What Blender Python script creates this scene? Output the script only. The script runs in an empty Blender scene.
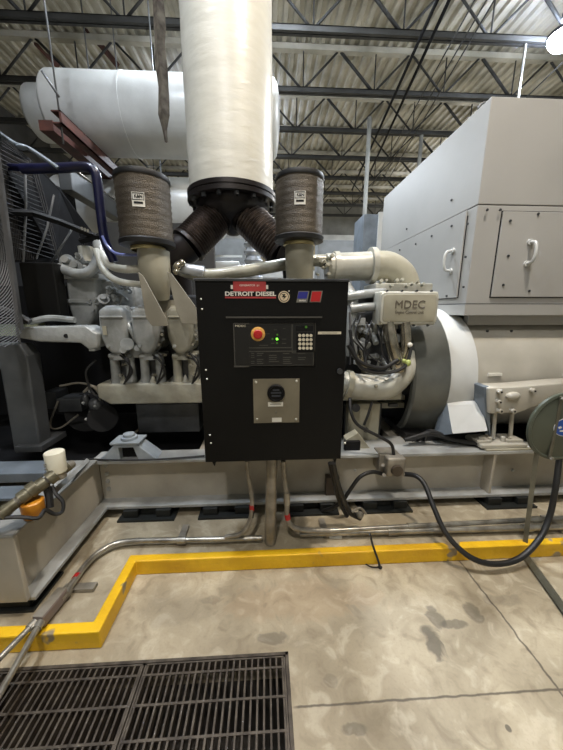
import bpy, bmesh, math, random
from math import sin, cos, pi, radians, tan, atan2
from mathutils import Vector, Matrix
random.seed(7)
SC = bpy.context.scene
COL = SC.collection
V = Vector

# ------------------------------------------------------------------ camera
F = 300.0; PIT = radians(12.2); YAW = radians(3.0); CH = 1.5
cd = bpy.data.cameras.new('camera'); cam = bpy.data.objects.new('camera', cd); COL.objects.link(cam)
cam.location = (0, 0, CH); cam.rotation_euler = (radians(90) - PIT, 0, -YAW)
cd.sensor_fit = 'VERTICAL'; cd.sensor_height = 24; cd.lens = F / 750 * 24; cd.clip_start = 0.05; cd.clip_end = 100
SC.camera = cam
FW = V((sin(YAW)*cos(PIT), cos(YAW)*cos(PIT), -sin(PIT))); RT = V((cos(YAW), -sin(YAW), 0)); UP = RT.cross(FW)
def ray(px, py): return FW + (px-281.5)/F*RT - (py-375)/F*UP
def P(px, py, Y):            # world point at distance Y into the room
    r = ray(px, py); t = Y/r.y; return V((r.x*t, Y, CH + r.z*t))
def PZ(px, py, z):
    r = ray(px, py); t = (z-CH)/r.z; return V((r.x*t, r.y*t, z))

# ------------------------------------------------------------------ materials
def lin(c):
    return tuple(((v/255)/12.92 if v/255 <= .04045 else ((v/255+.055)/1.055)**2.4) for v in c) + (1,)
MATS = {}
def mat(name, c, rough=.5, metal=0, c2=None, scale=6, bump=0, bscale=60, emit=0, contrast=(.35,.65), coat=0, stretch=None, spec=.5):
    if name in MATS: return MATS[name]
    m = bpy.data.materials.new(name); m.use_nodes = True; nt = m.node_tree; n = nt.nodes; l = nt.links
    b = n['Principled BSDF']; b.inputs['Roughness'].default_value = rough; b.inputs['Metallic'].default_value = metal
    b.inputs['Coat Weight'].default_value = coat; b.inputs['Specular IOR Level'].default_value = spec
    c1 = lin(c); cc = lin(c2) if c2 else tuple(v*.8 for v in c1[:3]) + (1,)
    tc = n.new('ShaderNodeTexCoord'); mp = n.new('ShaderNodeMapping'); l.new(tc.outputs['Object'], mp.inputs[0])
    if stretch: mp.inputs['Scale'].default_value = stretch
    no = n.new('ShaderNodeTexNoise'); no.inputs['Scale'].default_value = scale; no.inputs['Detail'].default_value = 6
    l.new(mp.outputs[0], no.inputs['Vector'])
    rp = n.new('ShaderNodeValToRGB'); rp.color_ramp.elements[0].position = contrast[0]; rp.color_ramp.elements[1].position = contrast[1]
    rp.color_ramp.elements[0].color = cc; rp.color_ramp.elements[1].color = c1
    l.new(no.outputs['Fac'], rp.inputs[0]); l.new(rp.outputs[0], b.inputs['Base Color'])
    if bump:
        n2 = n.new('ShaderNodeTexNoise'); n2.inputs['Scale'].default_value = bscale; n2.inputs['Detail'].default_value = 4
        l.new(mp.outputs[0], n2.inputs['Vector'])
        bp = n.new('ShaderNodeBump'); bp.inputs['Strength'].default_value = bump; bp.inputs['Distance'].default_value = .01
        l.new(n2.outputs['Fac'], bp.inputs['Height']); l.new(bp.outputs[0], b.inputs['Normal'])
    if emit:
        b.inputs['Emission Color'].default_value = c1; b.inputs['Emission Strength'].default_value = emit
    MATS[name] = m; return m
M_black = mat('black_enamel', (14,14,13), .5, 0, (10,10,9), 3, .05, 200, spec=.2)
M_void = mat('black_steel', (13,13,15), .6, 0, (7,7,8), 4, spec=.25)
M_rub = mat('black_rubber', (26,26,26), .5, 0)
M_dark = mat('dark_grey_steel', (76,78,80), .42, .25, (44,46,48), 5, .1)
M_eng = mat('grey_engine_paint', (168,171,170), .27, .15, (128,131,129), 7, .25, 40)
M_eng2 = mat('grey_green_engine_paint', (170,168,154), .3, .1, (136,134,121), 6, .2, 40)
M_pipe = mat('light_grey_pipe_paint', (196,195,184), .33, .05, (160,158,146), 5, .08, 30)
M_tan = mat('tan_grey_elbow_paint', (172,168,150), .35, .05, (146,142,124), 4)
M_brk = mat('brown_grey_bracket_paint', (146,141,126), .5, .05, (122,117,103), 5)
M_frame = mat('frame_grey_paint', (180,174,160), .4, .05, (146,140,127), 2.2, .06, 30)
M_ffl = mat('frame_flange_grey', (176,178,176), .33, .2, (138,139,136), 5, .06, 30)
M_alt = mat('alternator_paint', (186,182,170), .35, .05, (160,156,145), 2)
M_white = mat('white_painted_sheet', (206,208,206), .35, .05, (186,188,186), 2)
M_house = mat('housing_grey_paint', (166,165,161), .48, .05, (157,156,152), 1.3, .04, 15)
M_ins = mat('white_insulation_jacket', (208,205,192), .38, 0, (196,193,180), 3, .3, 7, stretch=(1,1,3.2))
M_drum = mat('white_silencer_jacket', (214,215,212), .33, .05, (194,195,192), 2.5, .25, 8)
M_ceil = mat('roof_deck_paint', (214,210,196), .6, .05, (150,146,130), 1.2)
M_joist = mat('joist_grey_steel', (66,66,64), .6, .1, (50,50,48), 3)
M_rust = mat('red_primer_steel', (88,48,37), .6, .05, (58,34,28), 8)
M_conc = mat('pit_concrete', (60,56,50), .9)
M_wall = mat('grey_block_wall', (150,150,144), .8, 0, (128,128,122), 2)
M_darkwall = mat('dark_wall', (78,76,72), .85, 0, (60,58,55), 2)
M_tanwall = mat('tan_wall_band', (170,158,130), .8)
M_galv = mat('galvanised_conduit', (176,172,162), .32, .75, (128,124,114), 12, .1, 60)
M_galvd = mat('dull_conduit', (156,150,138), .42, .4, (118,113,102), 12, .1)
M_red = mat('red_plastic', (190,30,34), .4)
M_redsign = mat('red_sign_plastic', (176,58,58), .45)
M_wht = mat('white_print', (232,230,220), .5)
M_gry = mat('grey_print', (120,118,108), .6)
M_dgry = mat('dark_grey_print', (74,72,66), .6)
M_plate = mat('olive_grey_plate', (128,122,104), .45, .2, (112,106,90), 6)
M_yelring = mat('orange_yellow_plastic', (222,170,84), .45)
M_key = mat('key_cream', (222,214,190), .5)
M_ledg = mat('green_led', (120,255,60), .4, emit=4)
M_ledd = mat('dim_green_led', (60,110,30), .4, emit=.25)
M_navy = mat('navy_blue_pipe_paint', (20,22,56), .3, .1, (15,16,42), 5, coat=.2)
M_blue = mat('blue_logo', (40,44,140), .5)
M_sticker = mat('blue_sticker', (34,84,170), .4, 0, (24,66,150), 8)
M_grate = mat('grate_steel', (92,84,74), .5, .4, (60,53,46), 20)
M_cream = mat('white_filter_paint', (224,220,200), .4)
M_orange = mat('orange_filter_plastic', (208,140,36), .4, 0, (170,104,24), 12)
M_brass = mat('brass_clamp', (196,180,130), .28, .8)
M_chrome = mat('worn_bright_steel', (200,194,178), .2, .85, (130,124,110), 15)
M_exh = mat('black_exhaust_steel', (42,36,34), .38, .3, (26,22,21), 5)
M_bell = mat('brown_bellows_steel', (104,94,88), .3, .6, (62,55,51), 12)
M_disc = mat('grey_green_plastic', (82,87,76), .32, .1, (72,77,66), 4)
M_stand = mat('stand_steel', (116,114,100), .4, .4, (90,88,76), 8)
M_bluegrey = mat('blue_grey_steel', (118,128,138), .4, .1, (94,103,112), 5)
M_foot = mat('pale_blue_grey_casting', (160,168,174), .38, .1, (128,136,142), 8)
M_duct = mat('dark_duct_steel', (84,87,89), .45, .2, (66,69,71), 4)
M_shroud = mat('shroud_mesh_grey', (21,22,24), .8, 0, (15,15,17), 6, spec=.08)
M_wire = mat('galvanised_wire', (126,128,130), .35, .6)
M_lamp = mat('lamp_lens', (215,226,255), .4, emit=60)
M_iso = mat('isolator_green_black', (20,23,20), .6)
M_marker = mat('dull_mesh_brown', (88,78,66), .5, .25, (70,61,51), 8)
M_silver = mat('silver_foil_duct', (214,220,228), .25, .6, (170,176,186), 10)
M_pale = mat('pale_green_block', (150,158,138), .7)

# filter mesh material: fine perforation + soft rings
def filter_mat():
    m = mat('brown_filter_mesh', (92,84,72), .45, .35, (72,65,55), 5)
    nt = m.node_tree; n = nt.nodes; l = nt.links; b = n['Principled BSDF']
    tc = n.new('ShaderNodeTexCoord')
    sx = n.new('ShaderNodeSeparateXYZ'); l.new(tc.outputs['Object'], sx.inputs[0])
    ph = n.new('ShaderNodeMath'); ph.operation = 'MULTIPLY'; ph.inputs[1].default_value = 2*pi/.043; l.new(sx.outputs['Z'], ph.inputs[0])
    sn = n.new('ShaderNodeMath'); sn.operation = 'SINE'; l.new(ph.outputs[0], sn.inputs[0])
    w2 = n.new('ShaderNodeTexVoronoi'); w2.inputs['Scale'].default_value = 210; l.new(tc.outputs['Object'], w2.inputs[0])
    mx = n.new('ShaderNodeMath'); mx.operation = 'MULTIPLY_ADD'; mx.inputs[1].default_value = .28
    l.new(sn.outputs[0], mx.inputs[0]); l.new(w2.outputs['Distance'], mx.inputs[2])
    bp = n.new('ShaderNodeBump'); bp.inputs['Strength'].default_value = .6; bp.inputs['Distance'].default_value = .0035
    l.new(mx.outputs[0], bp.inputs['Height']); l.new(bp.outputs[0], b.inputs['Normal'])
    return m
M_filt = filter_mat()

# concrete floor: trowelled blotches, saw-cut joints, a few oil stains
def floor_mat(name, joints=True):
    m = bpy.data.materials.new(name); m.use_nodes = True; nt = m.node_tree; n = nt.nodes; l = nt.links
    b = n['Principled BSDF']
    tc = n.new('ShaderNodeNewGeometry')
    def noise(s, d, w=0):
        x = n.new('ShaderNodeTexNoise'); x.inputs['Scale'].default_value = s; x.inputs['Detail'].default_value = d
        x.inputs['Distortion'].default_value = w; l.new(tc.outputs['Position'], x.inputs['Vector']); return x
    def math_(op, a, bb=None, c=None):
        x = n.new('ShaderNodeMath'); x.operation = op
        for i, v in enumerate((a, bb, c)):
            if v is None: continue
            if isinstance(v, (int, float)): x.inputs[i].default_value = v
            else: l.new(v, x.inputs[i])
        return x.outputs[0]
    def mix(fac, a, bb):
        x = n.new('ShaderNodeMix'); x.data_type = 'RGBA'
        if isinstance(fac, (int, float)): x.inputs[0].default_value = fac
        else: l.new(fac, x.inputs[0])
        for i, v in ((6, a), (7, bb)):
            if isinstance(v, tuple): x.inputs[i].default_value = v
            else: l.new(v, x.inputs[i])
        return x.outputs[2]
    def ramp(v, a, bb):
        x = n.new('ShaderNodeMapRange'); x.inputs[1].default_value = a; x.inputs[2].default_value = bb; x.clamp = True
        l.new(v, x.inputs[0]); return x.outputs[0]
    n1 = noise(2.2, 8, .6); n2 = noise(9, 8, 1.2); n3 = noise(90, 4)
    base = mix(ramp(n1.outputs['Fac'], .32, .68), lin((130,119,98)), lin((178,166,141)))
    base = mix(math_('MULTIPLY', ramp(n2.outputs['Fac'], .53, .68), .42), base, lin((106,94,74)))
    base = mix(math_('MULTIPLY', ramp(n2.outputs['Fac'], .46, .34), .38), base, lin((200,190,168)))
    base = mix(math_('MULTIPLY', ramp(n3.outputs['Fac'], .5, .75), .2), base, lin((110,100,84)))
    sp = n.new('ShaderNodeSeparateXYZ'); l.new(tc.outputs['Position'], sp.inputs[0])
    X, Yc = sp.outputs['X'], sp.outputs['Y']
    if joints:
        nd = noise(14, 3); jit = math_('MULTIPLY_ADD', nd.outputs['Fac'], .03, -.015)
        def spot(px, py, rx, ry, strength, col):
            nonlocal base
            c = PZ(px, py, 0)
            dx = math_('DIVIDE', math_('SUBTRACT', X, c.x), rx); dy = math_('DIVIDE', math_('SUBTRACT', Yc, c.y), ry)
            d = math_('SQRT', math_('ADD', math_('MULTIPLY', dx, dx), math_('MULTIPLY', dy, dy)))
            d = math_('ADD', d, math_('MULTIPLY_ADD', n2.outputs['Fac'], 2.2, -1.1))
            base = mix(math_('MULTIPLY', ramp(d, 1.0, .7), strength), base, col)
        gs = lin((74,68,58))
        spot(433, 640, .05, .085, .75, gs); spot(436, 618, .045, .05, .6, gs); spot(455, 624, .07, .025, .6, gs); spot(474, 612, .045, .06, .55, gs)
        spot(273, 638, .07, .035, .5, gs); spot(356, 728, .06, .02, .5, gs); spot(210, 600, .08, .03, .3, gs); spot(508, 728, .012, .012, .8, gs)
        spot(300, 600, .5, .12, .25, lin((150,120,86))); spot(180, 610, .25, .08, .2, gs); spot(330,680,.03,.03,.3,gs); spot(505,600,.12,.04,.3,gs)
        jx = ramp(math_('ABSOLUTE', math_('SUBTRACT', X, math_('ADD', jit, 1.17))), .0075, .003)
        jy = ramp(math_('ABSOLUTE', math_('SUBTRACT', Yc, math_('MULTIPLY_ADD', jit, .4, .858))), .0055, .002)
        jm = math_('MAXIMUM', jx, math_('MULTIPLY', jy, ramp(X, .08, .11)))
        base = mix(math_('MULTIPLY', jm, .8), base, lin((62,54,44)))
    l.new(base, b.inputs['Base Color'])
    l.new(math_('MULTIPLY_ADD', n1.outputs['Fac'], .3, .38), b.inputs['Roughness'])
    bp = n.new('ShaderNodeBump'); bp.inputs['Strength'].default_value = .25; bp.inputs['Distance'].default_value = .004
    l.new(n2.outputs['Fac'], bp.inputs['Height']); l.new(bp.outputs[0], b.inputs['Normal'])
    return m
M_floor = floor_mat('trowelled_concrete'); M_pad = floor_mat('pad_concrete', False)
M_yel = mat('yellow_safety_paint', (232,186,22), .5, 0, (206,158,14), 5, .3, 40)
def wear(m):      # chips of bare concrete in the yellow paint
    nt = m.node_tree; n = nt.nodes; l = nt.links; b = n['Principled BSDF']
    src = b.inputs['Base Color'].links[0].from_socket
    g = n.new('ShaderNodeNewGeometry'); no = n.new('ShaderNodeTexNoise'); no.inputs['Scale'].default_value = 6; no.inputs['Detail'].default_value = 3
    l.new(g.outputs['Position'], no.inputs['Vector'])
    sp = n.new('ShaderNodeSeparateXYZ'); l.new(g.outputs['Position'], sp.inputs[0])
    bx = n.new('ShaderNodeMath'); bx.operation = 'MULTIPLY_ADD'; l.new(sp.outputs['X'], bx.inputs[0]); bx.inputs[1].default_value = .045; l.new(no.outputs['Fac'], bx.inputs[2])
    r = n.new('ShaderNodeMapRange'); r.inputs[1].default_value = .625; r.inputs[2].default_value = .66; l.new(bx.outputs[0], r.inputs[0])
    mx = n.new('ShaderNodeMix'); mx.data_type = 'RGBA'; l.new(r.outputs[0], mx.inputs[0]); l.new(src, mx.inputs[6]); mx.inputs[7].default_value = lin((140,126,100))
    l.new(mx.outputs[2], b.inputs['Base Color'])
wear(M_yel)

# ------------------------------------------------------------------ mesh builder
def frame_of(d):
    d = d.normalized(); a = V((0,0,1)) if abs(d.z) < .9 else V((1,0,0))
    u = d.cross(a).normalized(); v = d.cross(u).normalized(); return u, v
def spline(pts, k=6):
    pts = [V(p) for p in pts]
    if len(pts) < 3: return pts
    out = []; q = [pts[0]*2-pts[1]] + pts + [pts[-1]*2-pts[-2]]
    for i in range(1, len(q)-2):
        p0, p1, p2, p3 = q[i-1:i+3]
        for j in range(k):
            t = j/k
            out.append(.5*((2*p1) + (p2-p0)*t + (2*p0-5*p1+4*p2-p3)*t*t + (3*p1-p0-3*p2+p3)*t**3))
    out.append(pts[-1]); return out
class MB:
    def __init__(s): s.v = []; s.f = []; s.sm = []; s.st = []
    def add(s, vs, fs, smooth=False):
        o = len(s.v); s.st.append(o); s.v += [V(x) for x in vs]
        for f in fs: s.f.append([i+o for i in f]); s.sm.append(smooth)
        return s
    def box(s, a, b):
        x0,x1 = sorted((a[0],b[0])); y0,y1 = sorted((a[1],b[1])); z0,z1 = sorted((a[2],b[2]))
        return s.add([(x0,y0,z0),(x1,y0,z0),(x1,y1,z0),(x0,y1,z0),(x0,y0,z1),(x1,y0,z1),(x1,y1,z1),(x0,y1,z1)],
            [(3,2,1,0),(4,5,6,7),(0,1,5,4),(1,2,6,5),(2,3,7,6),(3,0,4,7)])
    def cbox(s, c, sx, sy, sz, rot=None):
        vs = []
        for k in ((-1,-1,-1),(1,-1,-1),(1,1,-1),(-1,1,-1),(-1,-1,1),(1,-1,1),(1,1,1),(-1,1,1)):
            p = V((k[0]*sx/2, k[1]*sy/2, k[2]*sz/2))
            if rot: p = rot @ p
            vs.append(p + V(c))
        return s.add(vs, [(3,2,1,0),(4,5,6,7),(0,1,5,4),(1,2,6,5),(2,3,7,6),(3,0,4,7)])
    def prism(s, poly, d):           # polygon of 3D points pushed along vector d
        poly = [V(p) for p in poly]; n = len(poly); d = V(d)
        nr = V((0,0,0))
        for i in range(n): nr += poly[i].cross(poly[(i+1) % n])
        if nr.dot(d) > 0: poly = poly[::-1]
        vs = poly + [p+d for p in poly]
        return s.add(vs, [tuple(range(n)), tuple(range(2*n-1, n-1, -1))] + [(i, i+n, (i+1) % n+n, (i+1) % n) for i in range(n)])
    def cyl(s, a, b, r, r2=None, n=24, cap=True):
        a, b = V(a), V(b); r2 = r if r2 is None else r2
        return s.sweep([a, b], [r, r2], n, cap)
    def sweep(s, path, rad, n=12, cap=True, smooth=True):
        path = [V(p) for p in path]; m = len(path)
        if not isinstance(rad, (list, tuple)): rad = [rad]*m
        d = (path[1]-path[0]).normalized(); u, _ = frame_of(d); vs = []
        for i in range(m):
            if i == 0: t = path[1]-path[0]
            elif i == m-1: t = path[-1]-path[-2]
            else: t = (path[i+1]-path[i]).normalized() + (path[i]-path[i-1]).normalized()
            if t.length < 1e-9: t = path[i]-path[i-1]
            if t.length < 1e-9: t = d
            t.normalize(); u = (u - t*u.dot(t)).normalized(); w = t.cross(u)
            for j in range(n):
                an = 2*pi*j/n; vs.append(path[i] + (u*cos(an) + w*sin(an))*rad[i])
        fs = [(i*n+j, i*n+(j+1) % n, (i+1)*n+(j+1) % n, (i+1)*n+j) for i in range(m-1) for j in range(n)]
        s.add(vs, fs, smooth)
        if cap:
            o = len(s.v)-len(vs)
            s.f.append([o+j for j in range(n-1, -1, -1)]); s.sm.append(False)
            s.f.append([o+(m-1)*n+j for j in range(n)]); s.sm.append(False)
        return s
    def tube(s, pts, r, n=10, k=6): return s.sweep(spline(pts, k), r, n)
    def lathe(s, c, axis, prof, n=32):   # prof: (offset along axis, radius); hard corners need doubled rows
        c, axis = V(c), V(axis).normalized(); u, w = frame_of(axis); vs = []
        for h, r in prof:
            for j in range(n):
                an = 2*pi*j/n; vs.append(c + axis*h + (u*cos(an)+w*sin(an))*max(r, 1e-4))
        m = len(prof)
        # direction of faces: outward when prof goes along +axis
        fs = [(i*n+j, (i+1)*n+j, (i+1)*n+(j+1) % n, i*n+(j+1) % n) for i in range(m-1) for j in range(n)]
        return s.add(vs, fs, True)
    def ball(s, c, r, sx=1, sy=1, sz=1, n=12):
        c = V(c); vs = []; m = n//2
        for i in range(m+1):
            th = pi*i/m
            for j in range(n):
                ph = 2*pi*j/n; vs.append(c + V((r*sx*sin(th)*cos(ph), r*sy*sin(th)*sin(ph), r*sz*cos(th))))
        return s.add(vs, [(i*n+j, (i+1)*n+j, (i+1)*n+(j+1) % n, i*n+(j+1) % n) for i in range(m) for j in range(n)], True)
    def bolt(s, c, d, r=.008, h=.008):
        c, d = V(c), V(d).normalized(); return s.sweep([c, c+d*h], r, 6, True, False)
    def each(s, name, m, parent=None, bevel=0, seg=2):      # one object for every separate piece
        st = s.st + [len(s.v)]
        for i in range(len(s.st)):
            a, b = st[i], st[i+1]; q = MB(); q.v = s.v[a:b]; q.st = [0]
            for f, k in zip(s.f, s.sm):
                if a <= f[0] < b: q.f.append([j-a for j in f]); q.sm.append(k)
            q.build(name, m, parent, bevel, seg)
    def build(s, name, m, parent=None, bevel=0, seg=2, sub=False):
        me = bpy.data.meshes.new(name); o = bpy.data.objects.new(name, me); COL.objects.link(o)
        off = V((0,0,0))
        if parent is not None:
            off = wloc(parent); o.parent = parent
            vs = [v-off for v in s.v]
        else:
            xs = [v.x for v in s.v]; ys = [v.y for v in s.v]; zs = [v.z for v in s.v]
            off = V(((min(xs)+max(xs))/2, (min(ys)+max(ys))/2, min(zs))); o.location = off
            vs = [v-off for v in s.v]
        me.from_pydata(vs, [], s.f); me.polygons.foreach_set('use_smooth', s.sm); me.validate()
        bm = bmesh.new(); bm.from_mesh(me); bmesh.ops.recalc_face_normals(bm, faces=bm.faces); 
        for e in bm.edges:
            if len(e.link_faces) == 2 and e.calc_face_angle(0) > radians(38): e.smooth = False
        bm.to_mesh(me); bm.free()
        me.materials.append(m)
        if bevel:
            md = o.modifiers.new('bevel', 'BEVEL'); md.width = bevel; md.segments = seg; md.limit_method = 'ANGLE'; md.angle_limit = radians(35)
            if seg > 2: me.polygons.foreach_set('use_smooth', [True]*len(me.polygons)); 
            if seg > 2:
                for e in me.edges: e.use_edge_sharp = False
        return o
def wloc(o):
    p = V(o.location)
    while o.parent: o = o.parent; p += o.location
    return p
def tag(o, label=None, cat=None, group=None, kind=None):
    if label: o['label'] = label
    if cat: o['category'] = cat
    if group: o['group'] = group
    if kind: o['kind'] = kind
    return o
def thing(name, loc, label, cat, group=None):
    o = bpy.data.objects.new(name, None); COL.objects.link(o); o.location = loc; o.empty_display_size = .1
    return tag(o, label, cat, group)
def struct(name, mb, m, parent=None, bevel=0):
    o = mb.build(name, m, parent, bevel)
    if parent is None: o['kind'] = 'structure'
    return o
def copy_tree(o, parent=None):
    c = o.copy(); COL.objects.link(c); c.parent = parent
    for ch in list(o.children): copy_tree(ch, c)
    return c
def text(name, s, m, parent, c, size, width=None, rot=(pi/2,0,0), ext=.001, bold=0):
    cu = bpy.data.curves.new(name, 'FONT'); cu.body = s; cu.size = size; cu.align_x = 'CENTER'; cu.align_y = 'CENTER'
    cu.extrude = ext; cu.offset = bold; cu.resolution_u = 3
    t = bpy.data.objects.new(name, cu); COL.objects.link(t); bpy.context.view_layer.update()
    me = bpy.data.meshes.new_from_object(t.evaluated_get(bpy.context.evaluated_depsgraph_get()))
    COL.objects.unlink(t); bpy.data.objects.remove(t)
    xs = [v.co.x for v in me.vertices]; w = max(xs)-min(xs); k = (width/w) if width else 1
    from mathutils import Euler
    R = Euler(rot).to_matrix(); off = V(c) - wloc(parent)
    for v in me.vertices: v.co = R @ V((v.co.x*k, v.co.y, v.co.z)) + off
    o = bpy.data.objects.new(name, me); me.materials.clear(); me.materials.append(m); COL.objects.link(o); o.parent = parent
    return o

# ================================================================== SETTING
RX0, RX1, RY0, RY1, RZ = -7.0, 9.0, -4.0, 16.6, 6.85
gx0, gx1, gy0, gy1 = -1.8, .085, .35, 1.05           # drain pit opening
fl = MB()
fl.box((RX0,gy1,-.15),(RX1,RY1,0)); fl.box((RX0,RY0,-.15),(RX1,gy0,0))
fl.box((RX0,gy0,-.15),(gx0,gy1,0)); fl.box((gx1,gy0,-.15),(RX1,gy1,0))
struct('floor', fl, M_floor)
pit = MB(); pit.box((gx0-.1,gy0-.1,-.6),(gx1+.1,gy1+.1,-.5)); pit.box((gx0-.1,gy0,-.5),(gx0,gy1,-.15)); pit.box((gx1,gy0,-.5),(gx1+.1,gy1,-.15))
pit.box((gx0-.1,gy0-.1,-.5),(gx1+.1,gy0,-.15)); pit.box((gx0-.1,gy1,-.5),(gx1+.1,gy1+.1,-.15))
struct('floor_drain_pit', pit, M_conc)
tr = MB()
tr.box((gx0,gy1-.012,-.04),(gx1,gy1,.004)); tr.box((gx0,gy0,-.04),(gx1,gy0+.012,.004)); tr.box((gx1-.014,gy0,-.04),(gx1,gy1,.004)); tr.box((gx0,gy0,-.04),(gx0+.014,gy1,.004))
struct('trim_1', tr, M_grate)
# raised pad with a step towards the camera on the left
PH = .09; kx = -.76; ky = 1.495; ky2 = 1.11
pad = MB()
pad.box((RX0+1,ky2+.05,0),(kx-.05,5.2,PH)); pad.box((kx-.05,ky+.05,0),(6,5.2,PH))
struct('floor_pad', pad, M_pad)
yk = MB()
o_ = [(RX0+1,ky2),(kx,ky2),(kx,ky),(6,ky),(6,ky+.05),(kx-.05,ky+.05),(kx-.05,ky2+.05),(RX0+1,ky2+.05)]
yk.prism([(x,y,0) for x,y in o_], (0,0,PH+.004))
struct('trim_2', yk, M_yel, None, .006)
# walls
w = MB(); w.box((RX0-.2,RY1,0),(RX1+.2,RY1+.2,RZ+.3)); wb = struct('wall_back', w, M_wall)
w = MB(); w.box((RX0,RY1-.03,3.6),(RX1,RY1,5.0)); struct('wall_band', w, M_tanwall, wb)
w = MB(); w.box((RX0,RY1-.3,3.15),(RX1,RY1-.03,3.5)); w.box((RX0,RY1-.3,5.0),(RX1,RY1-.03,5.25)); w.each('wall_girt', M_white, wb)
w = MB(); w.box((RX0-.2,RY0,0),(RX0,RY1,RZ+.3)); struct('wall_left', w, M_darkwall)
w = MB(); w.box((RX1,RY0,0),(RX1+.2,RY1,RZ+.3)); struct('wall_right', w, M_wall)
w = MB(); w.box((RX0-.2,RY0-.2,0),(RX1+.2,RY0,RZ+.3)); struct('wall_front', w, M_wall)
# corrugated roof deck: ribs run into the room
ce = MB(); prof = []; x = RX0; pt = .2; dp = .055
while x < RX1:
    prof += [(x, RZ), (x+.075, RZ), (x+.1, RZ+dp), (x+.175, RZ+dp)]; x += pt
lo = [(a, RY0, b) for a, b in prof]; hi = [(a, RY1, b) for a, b in prof]; n_ = len(prof)
ce.add(lo+hi, [(i, i+1, i+1+n_, i+n_) for i in range(n_-1)])
ce.box((RX0,RY0,RZ+.1),(RX1,RY1,RZ+.2))
struct('ceiling', ce, M_ceil)

# roof joists (open web), spacing 1.4 m
ordn = ['nearest grey open-web roof joist, at the top edge of the picture', 'second open-web roof joist back from the camera', 'third open-web roof joist back from the camera',
        'fourth open-web roof joist back from the camera', 'fifth open-web roof joist, close in front of the distant ones', 'sixth open-web roof joist, third from the back wall',
        'seventh open-web roof joist, second from the back wall', 'farthest open-web roof joist, nearest to the back wall']
for k in range(8):
    Y = 6.06 + 1.4*k; zb = 6.0; zt = 6.74
    t = thing('roof_joist', (0, Y, zb), ordn[k], 'roof joist', 'open-web roof joists')
    b = MB(); b.box((RX0,Y-.06,zb),(RX1,Y-.012,zb+.09)); b.box((RX0,Y+.012,zb),(RX1,Y+.06,zb+.09)); b.box((RX0,Y-.06,zb+.075),(RX1,Y+.06,zb+.09)); b.build('bottom_chord', M_joist, t)
    b = MB(); b.box((RX0,Y-.06,zt),(RX1,Y+.06,zt+.1)); b.build('top_chord', M_ceil, t)
    b = MB(); x = RX0+.2; i = 0
    while x < RX1-.8:
        b.cyl((x,Y,zb+.07),(x+.72,Y,zt+.02),.022,n=6); b.cyl((x+.78,Y,zt+.02),(x+1.5,Y,zb+.07),.03 if i % 2 else .022,n=6)
        b.cyl((x+1.53,Y,zb+.07),(x+1.53,Y,zt+.02),.014,n=6); x += 1.53; i += 1
    b.build('web', M_joist, t)
# girder-like braces on the left, under the deck
for i, (a, b_, lb) in enumerate((((70,8,7.2),(118,66,7.9),'brown diagonal roof brace above the big white silencer'), ((-5,0,7.2),(58,66,8.2),'brown diagonal roof brace at the far left, above the dark drum'))):
    m = MB(); p, q = P(*a), P(*b_); m.sweep([p, q], .075, 4, True, False); tag(m.build('roof_brace', M_rust), lb, 'roof brace', 'roof braces')
# ceiling conduits running into the room, with hangers
for i, (px, py, px2, py2, r) in enumerate(((440,-6,352,190,.028),(452,-6,362,190,.028),(478,-6,372,186,.012),(490,-6,382,180,.012),(498,-6,388,180,.012),(563,62,430,190,.012))):
    z = 5.86 if i < 2 else 5.92
    a = PZ(px, py, z); c = PZ(px2, py2, z)
    m = MB(); m.sweep([a, c], r, 8)
    lb = ['thicker dark conduit under the roof joists, left of the pair', 'thicker dark conduit under the roof joists, right of the pair',
          'thin overhead conduit just right of the thick dark pair', 'thin overhead conduit in the middle of the slim three', 'thin overhead conduit, rightmost of the slim three', 'thin overhead conduit nearest the bright lamp'][i]
    tag(m.build('overhead_conduit', M_void if i < 2 else M_joist), lb, 'conduit', 'overhead conduits')

# high-bay lamps
def lamp(name, loc, label, power, color, size=.4, emit=True):
    t = thing(name, loc, label, 'ceiling lamp', 'high-bay lamps')
    m = MB(); m.lathe(loc, (0,0,1), [(-.02,.235),(0,.25),(.02,.25),(.03,.235)], 24); m.build('lamp_housing', M_dark, t)
    m = MB(); m.lathe(loc, (0,0,-1), [(-.02,.235),(0,.235),(.08,.22),(.15,.17),(.2,.09),(.215,.001)], 24); m.build('lamp_lens', M_lamp, t)
    m = MB(); m.cyl(V(loc)+V((0,0,.2)), V(loc)+V((0,0,.3)), .09, n=16); m.build('driver_case', M_dark, t)
    m = MB(); m.cyl(V(loc)+V((0,0,0)), (loc[0],loc[1],RZ), .01, n=6); m.build('suspension_rod', M_dark, t)
    ld = bpy.data.lights.new(name, 'AREA'); ld.shape = 'DISK'; ld.size = size; ld.energy = power; ld.color = color
    lo = bpy.data.objects.new('lamp_light', ld); COL.objects.link(lo); lo.parent = t; lo.location = (0,0,-.24)
    ld = bpy.data.lights.new(name, 'POINT'); ld.shadow_soft_size = .12; ld.energy = power*.3; ld.color = color  # uplight added in every fixture to brighten the roof deck
    lo = bpy.data.objects.new('lamp_light', ld); COL.objects.link(lo); lo.parent = t; lo.location = (0,0,.12)
WARM = (1,.87,.7); COOL = (.84,.92,1); NEUT = (1,.965,.9)
c = P(566,34,5.6)
lamp('high_bay_lamp', tuple(c), 'bright cold-white high-bay lamp at the top right corner of the picture', 460, COOL)
lamp('high_bay_lamp', (1.3,.95,5.7), 'warm high-bay lamp over the front aisle, above the yellow kerb', 175, WARM, .35)
lamp('high_bay_lamp', (-.6,-1.6,5.7), 'high-bay lamp over the front aisle, behind the camera', 120, (1,.92,.8), .35)
lamp('high_bay_lamp', (-1.05,9.6,5.7), 'high-bay lamp deep in the room, hidden behind the exhaust stack', 300, COOL)
lamp('high_bay_lamp', (7.2,12.2,6.1), 'high-bay lamp near the back wall, hidden behind the big housing', 480, NEUT)
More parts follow.
